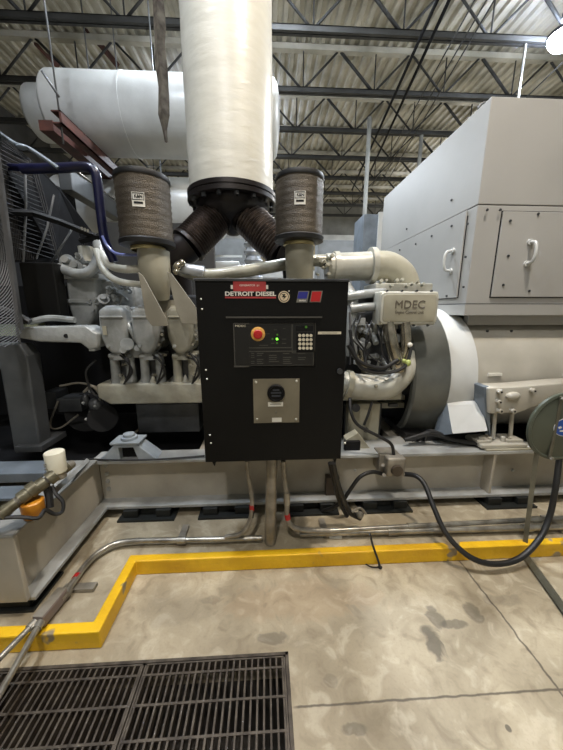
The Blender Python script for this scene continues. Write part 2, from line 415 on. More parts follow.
lamp('high_bay_lamp', (.2,4.6,6.5), 'high-bay lamp just behind the exhaust stack, close under the roof', 330, COOL)

lamp('high_bay_lamp', (-1.3,1.3,6.2), 'added unseen high-bay lamp above the left part of the engine, over the picture', 120, COOL)  # fill lamp added out of view to brighten the engine covers

# ================================================================== FLOOR GRATES
def grate(x0, x1, label):
    y0, y1 = gy0+.014, gy1-.014; t = thing('floor_grate', ((x0+x1)/2,(y0+y1)/2,-.035), label, 'floor grate', 'steel floor grates')
    m = MB(); n = int((x1-x0-.02)/.026)
    for i in range(n+1):
        x = x0+.012+(x1-x0-.024)*i/n; m.box((x-.0038,y0,-.033),(x+.0038,y1,0))
    m.build('bearing_bars', M_grate, t)
    m = MB(); y = y1-.042
    while y > y0: m.box((x0,y-.004,-.006),(x1,y+.004,.0015)); y -= .1
    m.build('cross_bars', M_grate, t)
    m = MB()
    for a, b in (((x0,y0),(x0+.007,y1)),((x1-.007,y0),(x1,y1)),((x0,y1-.006),(x1,y1)),((x0,y0),(x1,y0+.006))): m.box((a[0],a[1],-.035),(b[0],b[1],.002))
    m.build('frame', M_grate, t)
grate(-.535, gx1-.016, 'dark steel floor grate in the aisle, right panel ending at bare concrete')
grate(-1.165, -.54, 'dark steel floor grate in the aisle, left panel under the conduit run')

# ================================================================== BASE FRAME
bf = thing('engine_base_frame', (0,1.9,.158), 'long grey steel skid frame carrying the engine and alternator above the pad', 'machine base')
ZB, ZT = .158, .52; YF = 1.88
m = MB(); m.box((-1.17,YF+.1,ZB+.02),(6,YF+.125,ZT-.02)); m.build('web_plate', M_frame, bf)
m = MB(); m.box((-1.17,YF,ZT-.022),(6,YF+.15,ZT)); m.build('top_flange', M_ffl, bf, .003)
m = MB(); m.box((.45,YF+.15,ZT-.022),(1.9,YF+.3,ZT)); m.build('deck_plate', M_ffl, bf, .003)
m = MB(); m.box((-1.17,YF,ZB),(6,YF+.22,ZB+.022)); m.build('bottom_flange', M_ffl, bf, .003)
for x in (1.62, 3.0):
    m = MB(); m.box((x,YF+.01,ZB+.022),(x+.02,YF+.1,ZT-.022)); m.build('stiffener', M_frame, bf, .002)
m = MB(); m.box((-1.15,2.06,.42),(5.9,3.54,.44)); m.build('shade_pan', M_void, bf)  # black sheet added in place of shade and oily dirt under the engine
m = MB(); m.box((-1.17,3.55,ZB),(6,3.75,ZT)); m.build('rear_beam', M_frame, bf)
for x in (-.5, 1.0, 2.6): m = MB(); m.box((x,YF+.125,ZB+.03),(x+.12,3.55,ZT-.03)); m.build('cross_member', M_frame, bf)
m = MB(); # bolts on flange and web
for px, py, Y in ((150,509,YF+.05),(330,507,YF+.05),(400,500,YF+.05),(500,494,YF+.05)): m.bolt(P(px,py,Y)*1, (0,0,1), .012, .02)
for px in (355, 512): 
    p = P(px, 470, YF+.1); m.bolt((p.x,YF+.1,p.z), (0,-1,0), .01, .012)
p0 = P(83,0,YF).x
for z in (.26,.32,.38,.44): m.bolt((-1.17+.045,YF+.1,z), (0,-1,0), .014, .014)
m.each('frame_bolt', M_ffl, bf)
# small brown box fixed on the web
m = MB(); a, b = P(325,474,YF+.1), P(337,497,YF+.1); m.box((a.x,YF+.05,b.z),(b.x,YF+.1,a.z)); m.build('bracket_block', M_marker, bf, .003)
# wing that carries the radiator, towards the camera
rb = thing('radiator_base_frame', (-1.4,1.5,.17), 'grey steel skid wing at the far left with its end plate facing the aisle', 'machine base')
m = MB(); m.box((-1.195,1.2225,ZB+.02),(-1.175,YF+.1,ZT-.02)); m.build('web_plate', M_frame, rb)
m = MB(); m.box((-1.19,1.2225,ZB-.001),(-1.10,YF+.02,ZB+.019)); m.build('bottom_flange', M_ffl, rb, .003)
m = MB(); m.box((-2.6,1.2,ZB+.015),(-1.12,1.222,ZT)); m.build('end_plate', M_frame, rb, .004)
m = MB(); m.box((-1.33,1.195,ZT+.0005),(-1.12,YF-.0,ZT+.014)); m.build('top_flange', M_ffl, rb, .003)
m = MB(); m.box((-2.6,1.5,ZT-.02),(-1.335,1.62,ZT+.0)); m.box((-2.6,1.7,ZT-.03),(-1.335,1.86,ZT+.03)); m.each('cross_channel', M_bluegrey, rb, .004)
m = MB(); m.box((-3.2,2.0,.42),(-1.2,4.6,.44)); m.build('shade_pan', M_void, rb)  # same added black sheet, keeps the ground under the radiator end dark
m = MB(); m.cyl((-1.3,1.199,.36),(-1.3,1.205,.36),.016,n=12); m.build('lifting_hole', M_void, rb)
# spring isolators, widened and pulled forward to stand for shade under the skid
for i, (px, lb) in enumerate(((152,'black spring isolator under the skid, below the engine mount foot'),(228,'black spring isolator under the skid, just left of the thick grey pipe'),(310,'black spring isolator under the skid, right of the panel conduits'),(380,'black spring isolator under the skid below the round junction box'),(498,'black spring isolator under the skid, right by the stand post'))):
    c = P(px, 515, YF+.06); t = thing('spring_isolator', (c.x, YF+.08, PH), lb, 'vibration isolator', 'spring isolators')
    z1 = ZB-.001
    m = MB(); m.box((c.x-.19,YF-.05,PH),(c.x+.19,YF+.17,PH+.014)); m.build('base_plate', M_iso, t)
    m = MB(); m.box((c.x-.16,YF-.02,PH+.014),(c.x-.06,YF+.15,z1)); m.box((c.x+.06,YF-.02,PH+.014),(c.x+.16,YF+.15,z1)); m.box((c.x-.06,YF+.02,PH+.014),(c.x+.06,YF+.13,z1-.01)); m.each('spring_case', M_iso, t, .004)
c = V((-1.26,1.3,PH)); t = thing('spring_isolator', tuple(c), 'black spring isolator at the left edge, under the skid end plate', 'vibration isolator', 'spring isolators')
m = MB(); m.box((-1.62,1.22,PH),(-1.12,1.44,PH+.012)); m.build('base_plate', M_iso, t)
m = MB(); m.box((-1.58,1.24,PH+.012),(-1.15,1.42,ZB-.001)); m.build('spring_case', M_iso, t, .004)

# ================================================================== ENGINE
en = thing('diesel_engine', (0,2.7,.53), 'large grey multi-cylinder diesel engine mounted on the skid behind the black panel', 'engine')
EY = 2.05
def bx(mb, px0, py0, px1, py1, Y0, Y1):   # box whose front face sits at Y0 between two picture corners
    a, b = P(px0,py0,Y0), P(px1,py1,Y0); mb.box((a.x,Y0,b.z),(b.x,Y1,a.z)); return mb
def sheet(mb, pts, Y, d): return mb.prism([P(x,y,Y) for x,y in pts], (0,d,0))
# crankcase & sump
m = MB(); a = P(96,384,EY+.03); zc0 = P(150,404,EY+.03).z; zc1 = P(150,384,EY+.03).z
m.prism([(a.x,EY+.03,zc1),(a.x,EY+.03,zc0+.05),(a.x+.08,EY+.03,zc0),(1.0,EY+.03,zc0),(1.0,EY+.03,zc1)], (0,.5,0)); m.build('crankcase_rail', M_eng2, en, .012, 3)
m = MB(); m.box((a.x+.1,EY+.3,.85),(1.05,3.4,1.5)); m.box((a.x+.25,2.5,1.4),(.9,3.1,1.62)); m.build('engine_block', M_dark, en, .02)
m = MB(); m.prism([(a.x+.2,2.3,.86),(a.x+.2,2.45,.56),(a.x+.2,3.2,.56),(a.x+.2,3.35,.86)], (1.75,0,0)); m.build('oil_sump', M_void, en, .02)
m = MB(); bx(m, 135,404,200,432,2.2,2.45); bx(m, 345,404,380,440,2.25,2.45); m.each('sump_cover', M_dark, en, .01)
# heads: rocker cover, port block, fins, bolts, lines
def head(cx, k):
    pcx = P(cx, 330, EY).x; top = P(cx, 306.5, EY).z; bot = P(cx, 355, EY).z; w = .175 if k else .185; h = top-bot; mc = (M_eng, M_eng, M_eng2)[k]
    def ol(sx, sz, dz=0): return [(pcx+x*w*sx, (top+bot)/2+dz+z*h*sz) for x, z in ((-.47,.40),(-.36,.5),(.36,.5),(.47,.40),(.5,.1),(.48,-.15),(.36,-.36),(.17,-.5),(-.17,-.5),(-.36,-.36),(-.48,-.15),(-.5,.1))]
    m = MB(); m.prism([(x,EY+.01,z) for x, z in ol(1,1)], (0,.36,0)); hd = m.build('rocker_cover', mc, en, .035, 5)
    m = MB(); m.prism([(x,EY+.09,z) for x, z in ol(1.1,1.05)], (0,.03,0)); m.build('cover_rib', mc, hd, .008, 3)
    m = MB(); m.box((pcx-w*.4,EY-.002,top-.075),(pcx+w*.4,EY+.03,top-.06)); m.build('cover_ridge', mc, hd, .006, 3)
    m = MB()
    for dz in (.1,.16,.22): m.bolt((pcx+w*.53,EY+.08,bot+dz),(0.3,-1,0),.011,.02)
    m.bolt((pcx-.04,EY+.02,bot+.06),(0,-1,0),.012,.016); m.each('cover_bolt', M_eng, hd)
    m = MB(); m.cyl((pcx,EY+.1,bot+.04),(pcx,EY+.1,bot-.04),.05,.065,n=16); m.build('port_neck', mc, en)
    z1, zb = P(cx,358,EY).z, P(cx,391,EY).z; hw = .078
    m = MB()
    for q in (-.056, .05): m.lathe((pcx+q,EY+.1,zb-.02),(0,0,1),[(0,.046),(.03,.042),(.12,.032),(z1-zb-.01,.03),(z1-zb+.02,.035)],16)
    m.each('port_column', mc, en)
    m = MB(); m.box((pcx-hw,EY+.12,zb),(pcx+hw,EY+.26,z1)); m.build('port_recess', M_dark, en, .004)  # recess back darker than the engine paint, its shade put into the colour
    m = MB(); m.box((pcx-hw,EY+.05,z1-.01),(pcx+hw,EY+.24,z1+.02)); m.build('port_cap', mc, en, .012, 3)
    m = MB(); m.lathe((pcx-.003,EY+.085,zb-.02),(0,0,1),[(0,.042),(.03,.036),(.1,.01),(.12,.001)],14); m.build('port_cone', M_pipe, en)
    m = MB(); m.lathe((pcx+.11,EY+.085,zb-.02),(0,0,1),[(0,.035),(.03,.028),(.07,.001)],14); m.build('rail_cone', mc, en)
for k, cx in enumerate((112,144,179)): head(cx, k)
x3 = P(184,340,EY).x; dx = P(184,340,EY).x-P(150,340,EY).x
# hoses & injector lines beside each head
for cx in (128,161,196):
    m = MB()
    for q in range(3):
        o = random.uniform(-3,3)
        m.tube([P(cx-6+o,352+q*3,EY+.05),P(cx+o,360,EY-.0),P(cx+2-o,372,EY+.0),P(cx-4,384,EY+.04)], .0065, 6)
    m.build('injector_line', M_rub if cx != 167 else M_eng, en)
    m = MB()
    for q in range(5): m.bolt(P(cx+random.uniform(-7,5),335+q*10,EY+.06),(random.uniform(-.5,.5),-1,.2),.011,.03)
    m.each('line_fitting', M_chrome, en)
# pump/lever casting beside first cover
m = MB(); sheet(m, [(121,309),(126,310),(137,345),(150,352),(150,358),(124,358),(118,352)], EY+.09, .06); m.build('lever_casting', M_eng, en, .014, 3)
m = MB(); m.cyl(P(127,344,EY+.1),P(127,344,EY+.01),.042,n=20); m.cyl(P(123,350,EY+.1),P(123,350,EY-.0),.022,n=14); m.cyl(P(137,348,EY+.1),P(137,348,EY+.02),.02,n=14); m.tube([P(125,315,EY+.08),P(130,328,EY+.04),P(136,342,EY+.06)],.014,8); m.each('casting_boss', M_eng, en)
m = MB(); bx(m, 102,326,107,335,EY-.001,EY+.003); m.each('part_tag', M_tan, en)
m = MB(); m.tube([P(96,360,EY+.1),P(86,372,EY+.05),P(92,392,EY+.05),P(105,400,EY+.05)], .008, 8); m.build('drain_hose', M_rub, en)
# fore end accessory tower (blue-grey lit castings)
m = MB(); a, b = P(64,277,2.35), P(97,330,2.35)
m.prism([P(64,278,2.35),P(97,276,2.35),P(96,312,2.35),P(88,330,2.35),P(76,330,2.35),P(67,305,2.35)], (0,.45,0)); m.build('coolant_housing', M_eng, en, .03, 4)
m = MB(); bx(m, 62,273,99,279,2.32,2.8); m.build('housing_flange', M_eng, en, .008)
m = MB(); bx(m, 66,299,90,303,2.33,2.5); bx(m, 58,283,66,286,2.36,2.4); m.each('housing_rib', M_eng, en, .005)
m = MB(); bx(m, 97,280,118,325,2.42,2.8); bx(m, 112,285,136,312,2.48,2.9); m.each('gear_case', M_eng, en, .02, 3)
m = MB()
for i, (px, py, r) in enumerate(((68,262,.06),(66,270,.045),(76,266,.05),(84,270,.04),(104,300,.05),(112,292,.04),(120,300,.055),(118,284,.035),(108,312,.05),(92,306,.03),(98,303,.03),(126,288,.03),(80,258,.03))):
    c = P(px,py,2.38); d = V((random.uniform(-.6,.6),-1,random.uniform(-.2,.9))).normalized(); q = r*.62
    m.lathe(c-d*.05, d, [(0,q),(.05,q),(.05,q*1.35),(.068,q*1.35),(.068,q*.8),(.1,q*.7),(.1,.001)], 14)
    if i % 2: m.cyl(c+V((q,0,-.03)),c+V((q,-.05,-.03)),.014,n=8)
m.each('thermostat_fitting', M_eng, en)
m = MB(); m.tube([P(60,268,2.34),P(78,274,2.28),P(92,270,2.28),P(99,255,2.32),P(98,244,2.4)], .035, 12)
m.build('coolant_hose', M_eng, en)
m = MB(); m.tube([P(96,250,2.28),P(104,270,2.22),P(118,281,2.15),P(142,285,2.1)], .022, 12); m.build('coolant_hose', M_pipe, en)
m = MB(); m.tube([P(100,252,2.3),P(110,265,2.22),P(122,269,2.15),P(142,269,2.1)], .026, 12); m.build('coolant_hose', M_pipe, en)
m = MB(); bx(m, 95,238,103,285,2.45,2.56); m.build('vertical_pipe', M_eng, en, .02, 3)
m = MB(); m.cyl(P(86,247,2.5),P(88,262,2.5),.055,n=16); m.build('filler_neck', M_pipe, en)
# long arm casting to the left, below the black cowl
m = MB(); sheet(m, [(16,331),(24,327),(60,326),(85,326),(97,334),(97,348),(89,350),(80,343),(40,342),(18,338)], 2.02, .16); m.build('support_arm', M_eng, en, .012, 3)
m = MB(); m.cyl(P(66,336,2.015),P(66,336,2.03),.014,n=12); m.build('arm_hole', M_void, en)
m = MB(); m.tube([P(30,322,2.1),P(50,318,2.1),P(75,320,2.1)], .02, 8); bx(m, 87,336,95,351,2.03,2.1); m.each('arm_fitting', M_eng, en)
# lower front: belt pulleys, dull lines
m = MB(); m.cyl(P(103,418,2.3),P(103,418,2.15),.1,n=24); m.cyl(P(88,412,2.4),P(88,412,2.3),.15,n=24); m.each('pulley', M_void, en)
m = MB(); m.tube([P(60,386,2.2),P(80,383,2.2),P(100,388,2.15)], .008, 6); m.tube([P(58,401,2.2),P(50,425,2.2),P(60,428,2.2),P(78,415,2.2)], .007, 6); m.tube([P(84,392,2.15),P(92,386,2.12),P(100,395,2.15),P(98,404,2.2)], .01, 8); m.each('fuel_line', M_galvd, en)
m = MB(); bx(m, 42,392,58,409,2.25,2.4); bx(m, 56,399,82,412,2.22,2.4); m.ball(P(86,400,2.2),.05,.6,.6,1); m.ball(P(96,404,2.18),.05); m.each('fuel_pump', M_dark, en, .008)
m = MB(); 
for q in range(7): m.ball(P(82+random.uniform(-4,14),395+random.uniform(-6,30),2.14),.012)
m.each('pump_bolt', M_eng, en)
# mount foot on the skid
m = MB(); z0 = ZT+.001; A = lambda px,py: P(px,py,1.93)
a, b = A(101,462), A(160,462); mid = A(129,445)
mx = mid.x; ya = 1.885
m.prism([(a.x,ya,z0),(a.x+.05,ya,z0+.035),(mx-.075,ya,z0+.115),(mx+.065,ya,z0+.115),(b.x-.03,ya,z0+.03),(b.x,ya,z0),(mx+.07,ya,z0),(mx+.045,ya,z0+.09),(mx-.05,ya,z0+.09),(mx-.05,ya,z0)], (0,.12,0))
m.build('mount_foot', M_foot, en, .006)
m = MB(); m.box((mx-.1,ya-.005,z0+.112),(mx+.09,ya+.13,z0+.128)); m.build('mount_plate', M_foot, en, .004)
m = MB(); m.cyl((mx,ya+.06,z0+.128),(mx,ya+.06,z0+.148),.052,n=24); m.cyl((mx,ya+.06,z0+.148),(mx,ya+.06,z0+.168),.036,n=24); m.each('mount_collar', M_foot, en, .003)
m = MB(); m.box((mx-.05,ya+.05,z0),(mx+.045,ya+.1,z0+.09)); m.build('mount_recess', M_void, en)  # solid black block behind the foot's opening, standing for its shade
# top rail pipe behind the panel, right manifold, elbow
m = MB(); m.tube([P(176,268,2.3),P(200,275,2.25),P(240,272,2.25),P(300,262,2.38),P(330,260,2.4)], .043, 16); m.build('charge_air_pipe', M_eng2, en)
m = MB(); m.cyl(P(181,268,2.2),P(204,272,2.2),.035,.04); m.build('foil_sleeve', M_silver, en)
m = MB(); m.cyl(P(326,268,2.4),P(372,266,2.4),.105,n=28); m.build('intake_manifold', M_pipe, en)
m = MB(); m.cyl(P(369,266,2.4),P(374,266,2.4),.135,n=28); m.cyl(P(333,268,2.4),P(338,268,2.4),.12,n=28); m.each('manifold_flange', M_pipe, en)
m = MB(); m.tube([P(373,266,2.4),P(388,267,2.4),P(402,278,2.4),P(408,300,2.4)], .11, 20); m.build('manifold_elbow', M_tan, en)
m = MB()
for q in range(14):
    c = P(random.uniform(316,334),random.uniform(258,276),2.32); m.sweep([c, c+V((random.uniform(-.03,.03),-.05,random.uniform(-.02,.03)))], random.uniform(.008,.016), 8)
for q in range(9):
    c = P(380+q*5.2,random.uniform(281,287),2.2); m.sweep([c, c+V((0,-.03,.012))], random.uniform(.008,.014), 8)
m.each('manifold_fitting', M_eng2, en)
m = MB(); bx(m, 316,256,332,259,2.45,2.5); bx(m, 376,283,432,296,2.22,2.5); m.each('cable_tray', M_pipe, en, .008)
m = MB()
for q in range(16):
    c = P(random.uniform(350,384),random.uniform(314,370),2.16); d = V((random.uniform(-.6,.6),random.uniform(-1,-.3),random.uniform(-.8,.8))).normalized()
    m.sweep([c, c+d*random.uniform(.04,.1)], random.uniform(.012,.026), 10)
for q in range(10):
    c = P(random.uniform(350,400),random.uniform(318,368),2.1); m.cbox(c, random.uniform(.02,.05), .03, random.uniform(.02,.06))
m.each('rail_fitting', M_eng, en, .003)
# engine control box
EB = 2.02; a, b = P(381,291,EB), P(437,325,EB)
eb = MB().box((a.x,EB+.02,b.z),(b.x,EB+.14,a.z)).build('control_unit_box', M_pipe, en, .012, 3)
def rrect(x0, z0, x1, z1, r, Y):
    o = []
    for cx, cz, a0 in ((x1-r,z1-r,0),(x0+r,z1-r,90),(x0+r,z0+r,180),(x1-r,z0+r,270)):
        for q in range(5): an = radians(a0+q*22.5); o.append((cx+r*cos(an),Y,cz+r*sin(an)))
    return o
m = MB(); m.prism(rrect(a.x+.006,b.z+.006,b.x-.006,a.z-.006,.03,EB), (0,.03,0)); m.build('control_unit_lid', M_pipe, eb, .006, 3)
m = MB(); m.prism(rrect(a.x+.022,b.z+.022,b.x-.022,a.z-.022,.022,EB-.004), (0,.01,0)); m.build('lid_face', M_tan, eb, .003, 3)
m = MB(); 
for fx in (.12,.37,.62,.87):
    for z in (a.z+.003,b.z-.003): m.bolt((a.x+(b.x-a.x)*fx,EB+.03,z),(0,-1,0),.007,.02)
m.each('lid_screw', M_dark, eb)
text('lid_lettering', 'MDEC', mat('lid_print',(96,88,76),.6), eb, ((a.x+b.x)/2,EB-.005,b.z+(a.z-b.z)*.6), .075, (b.x-a.x)*.5, ext=.002)
text('lid_lettering', 'Engine Control Unit', MATS['lid_print'], eb, ((a.x+b.x)/2,EB-.005,b.z+(a.z-b.z)*.38), .032, (b.x-a.x)*.48, ext=.001)
# pipes & harness between panel and flywheel bell
m = MB(); m.tube([P(346,297,2.15),P(365,294,2.15),P(384,292,2.2)], .03, 12); m.tube([P(350,309,2.12),P(370,307,2.12),P(386,307,2.15)], .03, 12); m.tube([P(344,285,2.3),P(352,300,2.2),P(350,330,2.15),P(352,355,2.15)], .045, 12); m.each('water_pipe', M_eng, en)
m = MB(); m.tube([P(388,322,2.06),P(392,345,2.04),P(399,368,2.06),P(404,380,2.2)], .045, 14); m.tube([P(405,322,2.04),P(406,345,2.04),P(402,366,2.06)], .034, 14); m.tube([P(362,322,2.25),P(360,350,2.2),P(366,372,2.2)], .035, 12); m.each('bright_pipe', M_chrome, en)
m = MB(); m.sweep(spline([P(336,383,2.12),P(362,387,2.1),P(385,386,2.1),P(400,374,2.12),P(406,355,2.2)],6), .095, 20); m.build('lower_elbow_pipe', M_pipe, en)
m = MB(); m.sweep([P(345,384,2.1),P(350,385,2.1)], .105, 20); m.ball(P(376,386,1.99),.014); m.each('elbow_band', M_tan, en)
for i in range(7):
    m = MB(); x = 350+i*5.5; m.tube([P(x,312+random.uniform(0,12),2.1),P(x+random.uniform(-6,6),335,2.03),P(x+random.uniform(-6,8),352,2.03),P(min(x+random.uniform(0,16),406),366+random.uniform(-4,4),2.0)], random.uniform(.005,.009), 6)
    m.build('harness_cable', M_rub, en)
m = MB(); m.tube([P(350,330,2.0),P(354,352,1.98),P(362,368,1.97),P(385,373,1.97),P(405,366,1.97),P(412,345,2.0)], .012, 8); m.tube([P(348,345,1.98),P(360,362,1.97),P(382,368,1.97),P(398,360,2.0)], .014, 8); m.each('harness_loom', M_rub, en)
m = MB(); m.ball(P(408,363,1.97),.022,1,.6,1.1); m.ball(P(404,361,1.97),.015); m.build('cable_connector', mat('yellow_green_plastic',(178,190,110),.5), en)
m = MB(); m.ball(P(410,345,2.0),.018); m.ball(P(352,338,2.0),.012); m.each('cable_clamp', M_wht, en)
m = MB(); bx(m, 349,404,378,440,2.12,2.2); bx(m, 384,396,412,400,2.3,2.36); bx(m, 382,403,412,408,2.3,2.36); m.each('starter_bracket', M_tan, en, .006)
m = MB(); m.cyl(P(356,408,2.05),P(356,408,2.12),.03,n=14); m.cyl(P(366,430,2.05),P(366,430,2.12),.02,n=14); m.tube([P(372,402,2.05),P(368,415,2.03),P(364,425,2.03)],.01,8); m.each('starter_bolt', M_rub, en)
m = MB(); sheet(m, [(346,440),(358,433),(374,453),(346,456)], 1.98, .08); m.build('gusset_plate', M_tan, en, .003)
m = MB(); bx(m, 345,442,360,454,1.95,1.98); m.build('rubber_block', M_void, en, .003)
# filter elbows and their brackets (fixed to the engine)
def elbow(px, Y, top, low, r, lean, tp=.5):
    a = P(px, top, Y+r); m = MB(); z1 = a.z; b = P(px+lean, low, Y+r)
    m.sweep(spline([V((a.x,Y+r,z1)), V((a.x,Y+r,z1-.12)), V((b.x,Y+r+.03,b.z))],6), [r]*6+[r*(1-(1-tp)*q**1.5) for q in (.1,.25,.4,.55,.7,.85,1)], 28)
    m.build('intake_elbow', M_tan, en)
    return V((a.x, Y+r, z1))
fl_c = elbow(153.5, 2.0, 251, 300, .098, 7)
fr_c = elbow(299.5, 2.1, 245, 290, .098, 1, .9)
m = MB(); sheet(m, [(138,272),(143,276),(166,318),(168,326),(152,326),(146,318)], 1.95, .012); m.build('elbow_bracket', M_brk, en, .002)
m = MB(); sheet(m, [(167,272),(171,273),(195,306),(197,324),(182,324),(176,310)], 1.95, .012); m.build('elbow_bracket', M_brk, en, .002)
m = MB(); sheet(m, [(152,300),(188,300),(190,322),(160,324)], 2.15, .1); m.build('bracket_shelf', M_brk, en)
m = MB(); 
for q in range(5): m.bolt(P(146+q*3,283+q*6,1.99),(.3,-1,0),.012,.02)
m.ball(P(178,266,2.15),.03); m.ball(P(182,263,2.15),.025); m.ball(P(176,272,2.12),.02); m.each('bracket_bolt', M_chrome, en)

# ================================================================== AIR FILTERS
def air_filter(c, label):
    t = thing('air_filter', tuple(c), label, 'air filter', 'engine air filters')
    x, y, z = c; h = .4; r = .158
    pr = [(.03,r)] ; 
    for i in range(22):
        zz = .03+(h-.05)*i/21; pr.append((zz, r+(.0025 if i % 2 else -.0015)))
    m = MB(); m.lathe(c, (0,0,1), pr, 48); m.build('filter_element', M_filt, t)
    m = MB(); m.lathe(c, (0,0,1), [(h-.03,r+.003),(h-.02,r+.006),(h,r+.002),(h+.004,r-.02),(h+.004,.001)], 48); m.build('top_cap', M_rub, t)
    m = MB(); m.lathe(c, (0,0,1), [(0,.001),(0,r-.01),(.004,r+.008),(.028,r+.011),(.036,r+.002),(.036,r-.01)], 48); m.build('bottom_rim', M_rub, t)
    m = MB(); m.lathe(c, (0,0,-1), [(0,.1),(.004,.106),(.02,.106),(.024,.1)], 32); m.build('neck_clamp', M_brass, t)
    # label plate curved on the element, towards the aisle
    lb = bpy.data.objects.new('filter_label', None)
    az = -pi/2; w, hh, zc = .034, .038, z+h*.57
    def q(u, v, d):
        an = az+u/r; rr = r+.004+d; return (x+rr*cos(an), y+rr*sin(an), zc+v)
    def patch(mb, u0, u1, v0, v1, d):
        vs = []; 
        for i in range(7):
            u = u0+(u1-u0)*i/6; vs += [q(u,v0,d), q(u,v1,d), q(u,v1,d+.0012), q(u,v0,d+.0012)]
        fs = []
        for i in range(6):
            a = i*4; fs += [(a,a+4,a+5,a+1),(a+1,a+5,a+6,a+2),(a+2,a+6,a+7,a+3),(a+3,a+7,a+4,a)]
        fs += [(0,1,2,3),(24,27,26,25)]; mb.add(vs, fs)
    m = MB(); patch(m, -w, w, -hh, hh, 0); lo = m.build('filter_label', M_wht, t)
    m = MB(); patch(m, -w*.86, w*.86, hh*.78, hh*.92, .001); patch(m, -w*.86, w*.86, -hh*.1, hh*.0, .001); patch(m, -w*.7,w*.7,-hh*.62,-hh*.3,.001)
    for u in (-.9,.82): patch(m, w*u, w*(u+.08), -.1*hh, hh*.9, .001)
    m.build('label_print', M_void, lo)
    bpy.data.objects.remove(lb)
    text('label_lettering', 'K&N', M_void, lo, (x+.002,y-r-.006,zc+hh*.4), .026, w*1.3, ext=.0006, bold=.0008)
    return t
f1 = air_filter((P(148,245,fl_c.y).x, fl_c.y, fl_c.z+.022), 'larger-looking brown mesh air filter on the elbow at the left of the stack')
f2 = copy_tree(f1); f1.rotation_euler.z = .15; f2.rotation_euler.z = -.08; f2.location = (fr_c.x-.005, fr_c.y, fr_c.z+.014); f2['label'] = 'brown mesh air filter standing right of the exhaust bellows, above the panel logos'

# ================================================================== EXHAUST STACK
SX, SY, SZ = -.268, 2.8, 2.395
st = thing('exhaust_stack', (SX,SY,SZ), 'thick white-jacketed vertical exhaust stack with black bolted flange and forked bellows', 'exhaust pipe')
m = MB(); pr = []; n_ = 60
for i in range(n_+1):
    z = .05+(RZ-SZ-.052)*i/n_; pr.append((z, .342+.0012*sin(i*1.9)+.001*sin(i*.7)))
m.lathe((SX,SY,SZ), (0,0,1), pr, 56); m.build('insulation_jacket', M_ins, st)
m = MB(); m.lathe((SX,SY,SZ), (0,0,1), [(-.03,.001),(-.03,.3),(-.03,.358),(-.026,.364),(.002,.364),(.006,.358),(.012,.358),(.016,.364),(.045,.364),(.05,.358),(.05,.2)], 56); fg = m.build('flange', M_exh, st)
for i in range(16):
    an = 2*pi*(i+.5)/16; c = V((SX+.335*cos(an), SY+.335*sin(an), SZ-.03))
    MB().sweep([c, c-V((0,0,.028))], .019, 6, True, False).build('bolt', M_dark, fg)
m = MB(); m.lathe((SX,SY,SZ-.03), (0,0,-1), [(0,.3),(.03,.3),(.07,.28),(.13,.2),(.19,.11),(.235,.04),(.24,.001)], 40); m.build('wye_body', M_exh, st)
for sgn, a, b, cpt, lb in ((-1,(216,217),(190,244),(176,259),None),(1,(247,217),(280,250),(296,262),None)):
    A_, B_ = P(*a,2.72), P(*b,2.62); o0 = V((SX,SY,SZ-.02))
    m = MB(); d = (B_-A_).normalized(); m.sweep([A_-d*.16, A_+d*.01], [.145,.145], 32); m.build('wye_branch', M_exh, st)
    m = MB(); L = (B_-A_).length; pth = []; rd = []
    for i in range(121): pth.append(A_+d*L*i/120); rd.append(.135+.0085*cos(i*2*pi/120*15))
    m.sweep(pth, rd, 36); m.build('bellows', M_bell, st)
    C_ = P(*cpt,2.6); m = MB(); m.sweep([B_, B_+d*.025], .15, 32); m.sweep(spline([B_+d*.02, C_, C_+V((sgn*.03,.08,-.3))],5), .125, 28); m.build('bellows_collar', M_exh, st)

# ================================================================== SILENCERS / OVERHEAD
def drum(name, xa, xb, yc, zc, R, label, m_, cat='silencer', grp='white silencer drums'):
    t = thing(name, ((xa+xb)/2,yc,zc-R), label, cat, grp)
    L = xb-xa; m = MB(); m.lathe((xa,yc,zc),(1,0,0),[(.0,R-.04),(.02,R-.015),(.05,R),(L*.33,R),(L*.33+.001,R+.004),(L*.66,R+.004),(L*.66+.001,R),(L-.05,R),(L-.02,R-.015),(L,R-.04)],56); m.build('jacket', m_, t)
    m = MB(); m.lathe((xa,yc,zc),(-1,0,0),[(0,R-.04),(.02,R*.85),(.04,R*.6),(.05,R*.3),(.055,.001)],48); m.build('end_cap', m_, t)
    m = MB(); m.lathe((xb,yc,zc),(1,0,0),[(0,R-.04),(.02,R*.85),(.04,R*.6),(.05,R*.3),(.055,.001)],48); m.build('end_cap', m_, t)
    for k in (.33,.66):
        m = MB(); m.lathe((xa+L*k,yc,zc),(1,0,0),[(-.012,R+.004),(-.012,R+.008),(.012,R+.008),(.012,R+.004)],56); m.build('jacket_band', M_drum, t)
    for k in (.62,.92):
        m = MB(); m.cyl((xa+L*k,yc,zc+R-.01),(xa+L*k,yc,RZ),.012,n=8); m.build('hanger_rod', M_wire, t)
    return t
zz = 4.04; a = P(40,95,4.4); b = P(286,95,4.4)
drum('exhaust_silencer', P(50,110,4.6).x, P(276,110,4.6).x, 4.79, zz, .45, 'largest white silencer drum hanging high, passing behind the exhaust stack', M_drum)
drum('exhaust_silencer', P(60,205,5.4).x, P(222,205,5.4).x, 5.5, 3.12, .45, 'lower white drum behind the left air filter', M_drum)
drum('exhaust_silencer', P(22,120,6.1).x, P(120,120,6.1).x, 6.5, 4.95, .42, 'smaller dim white drum at far left behind the largest one', M_drum)
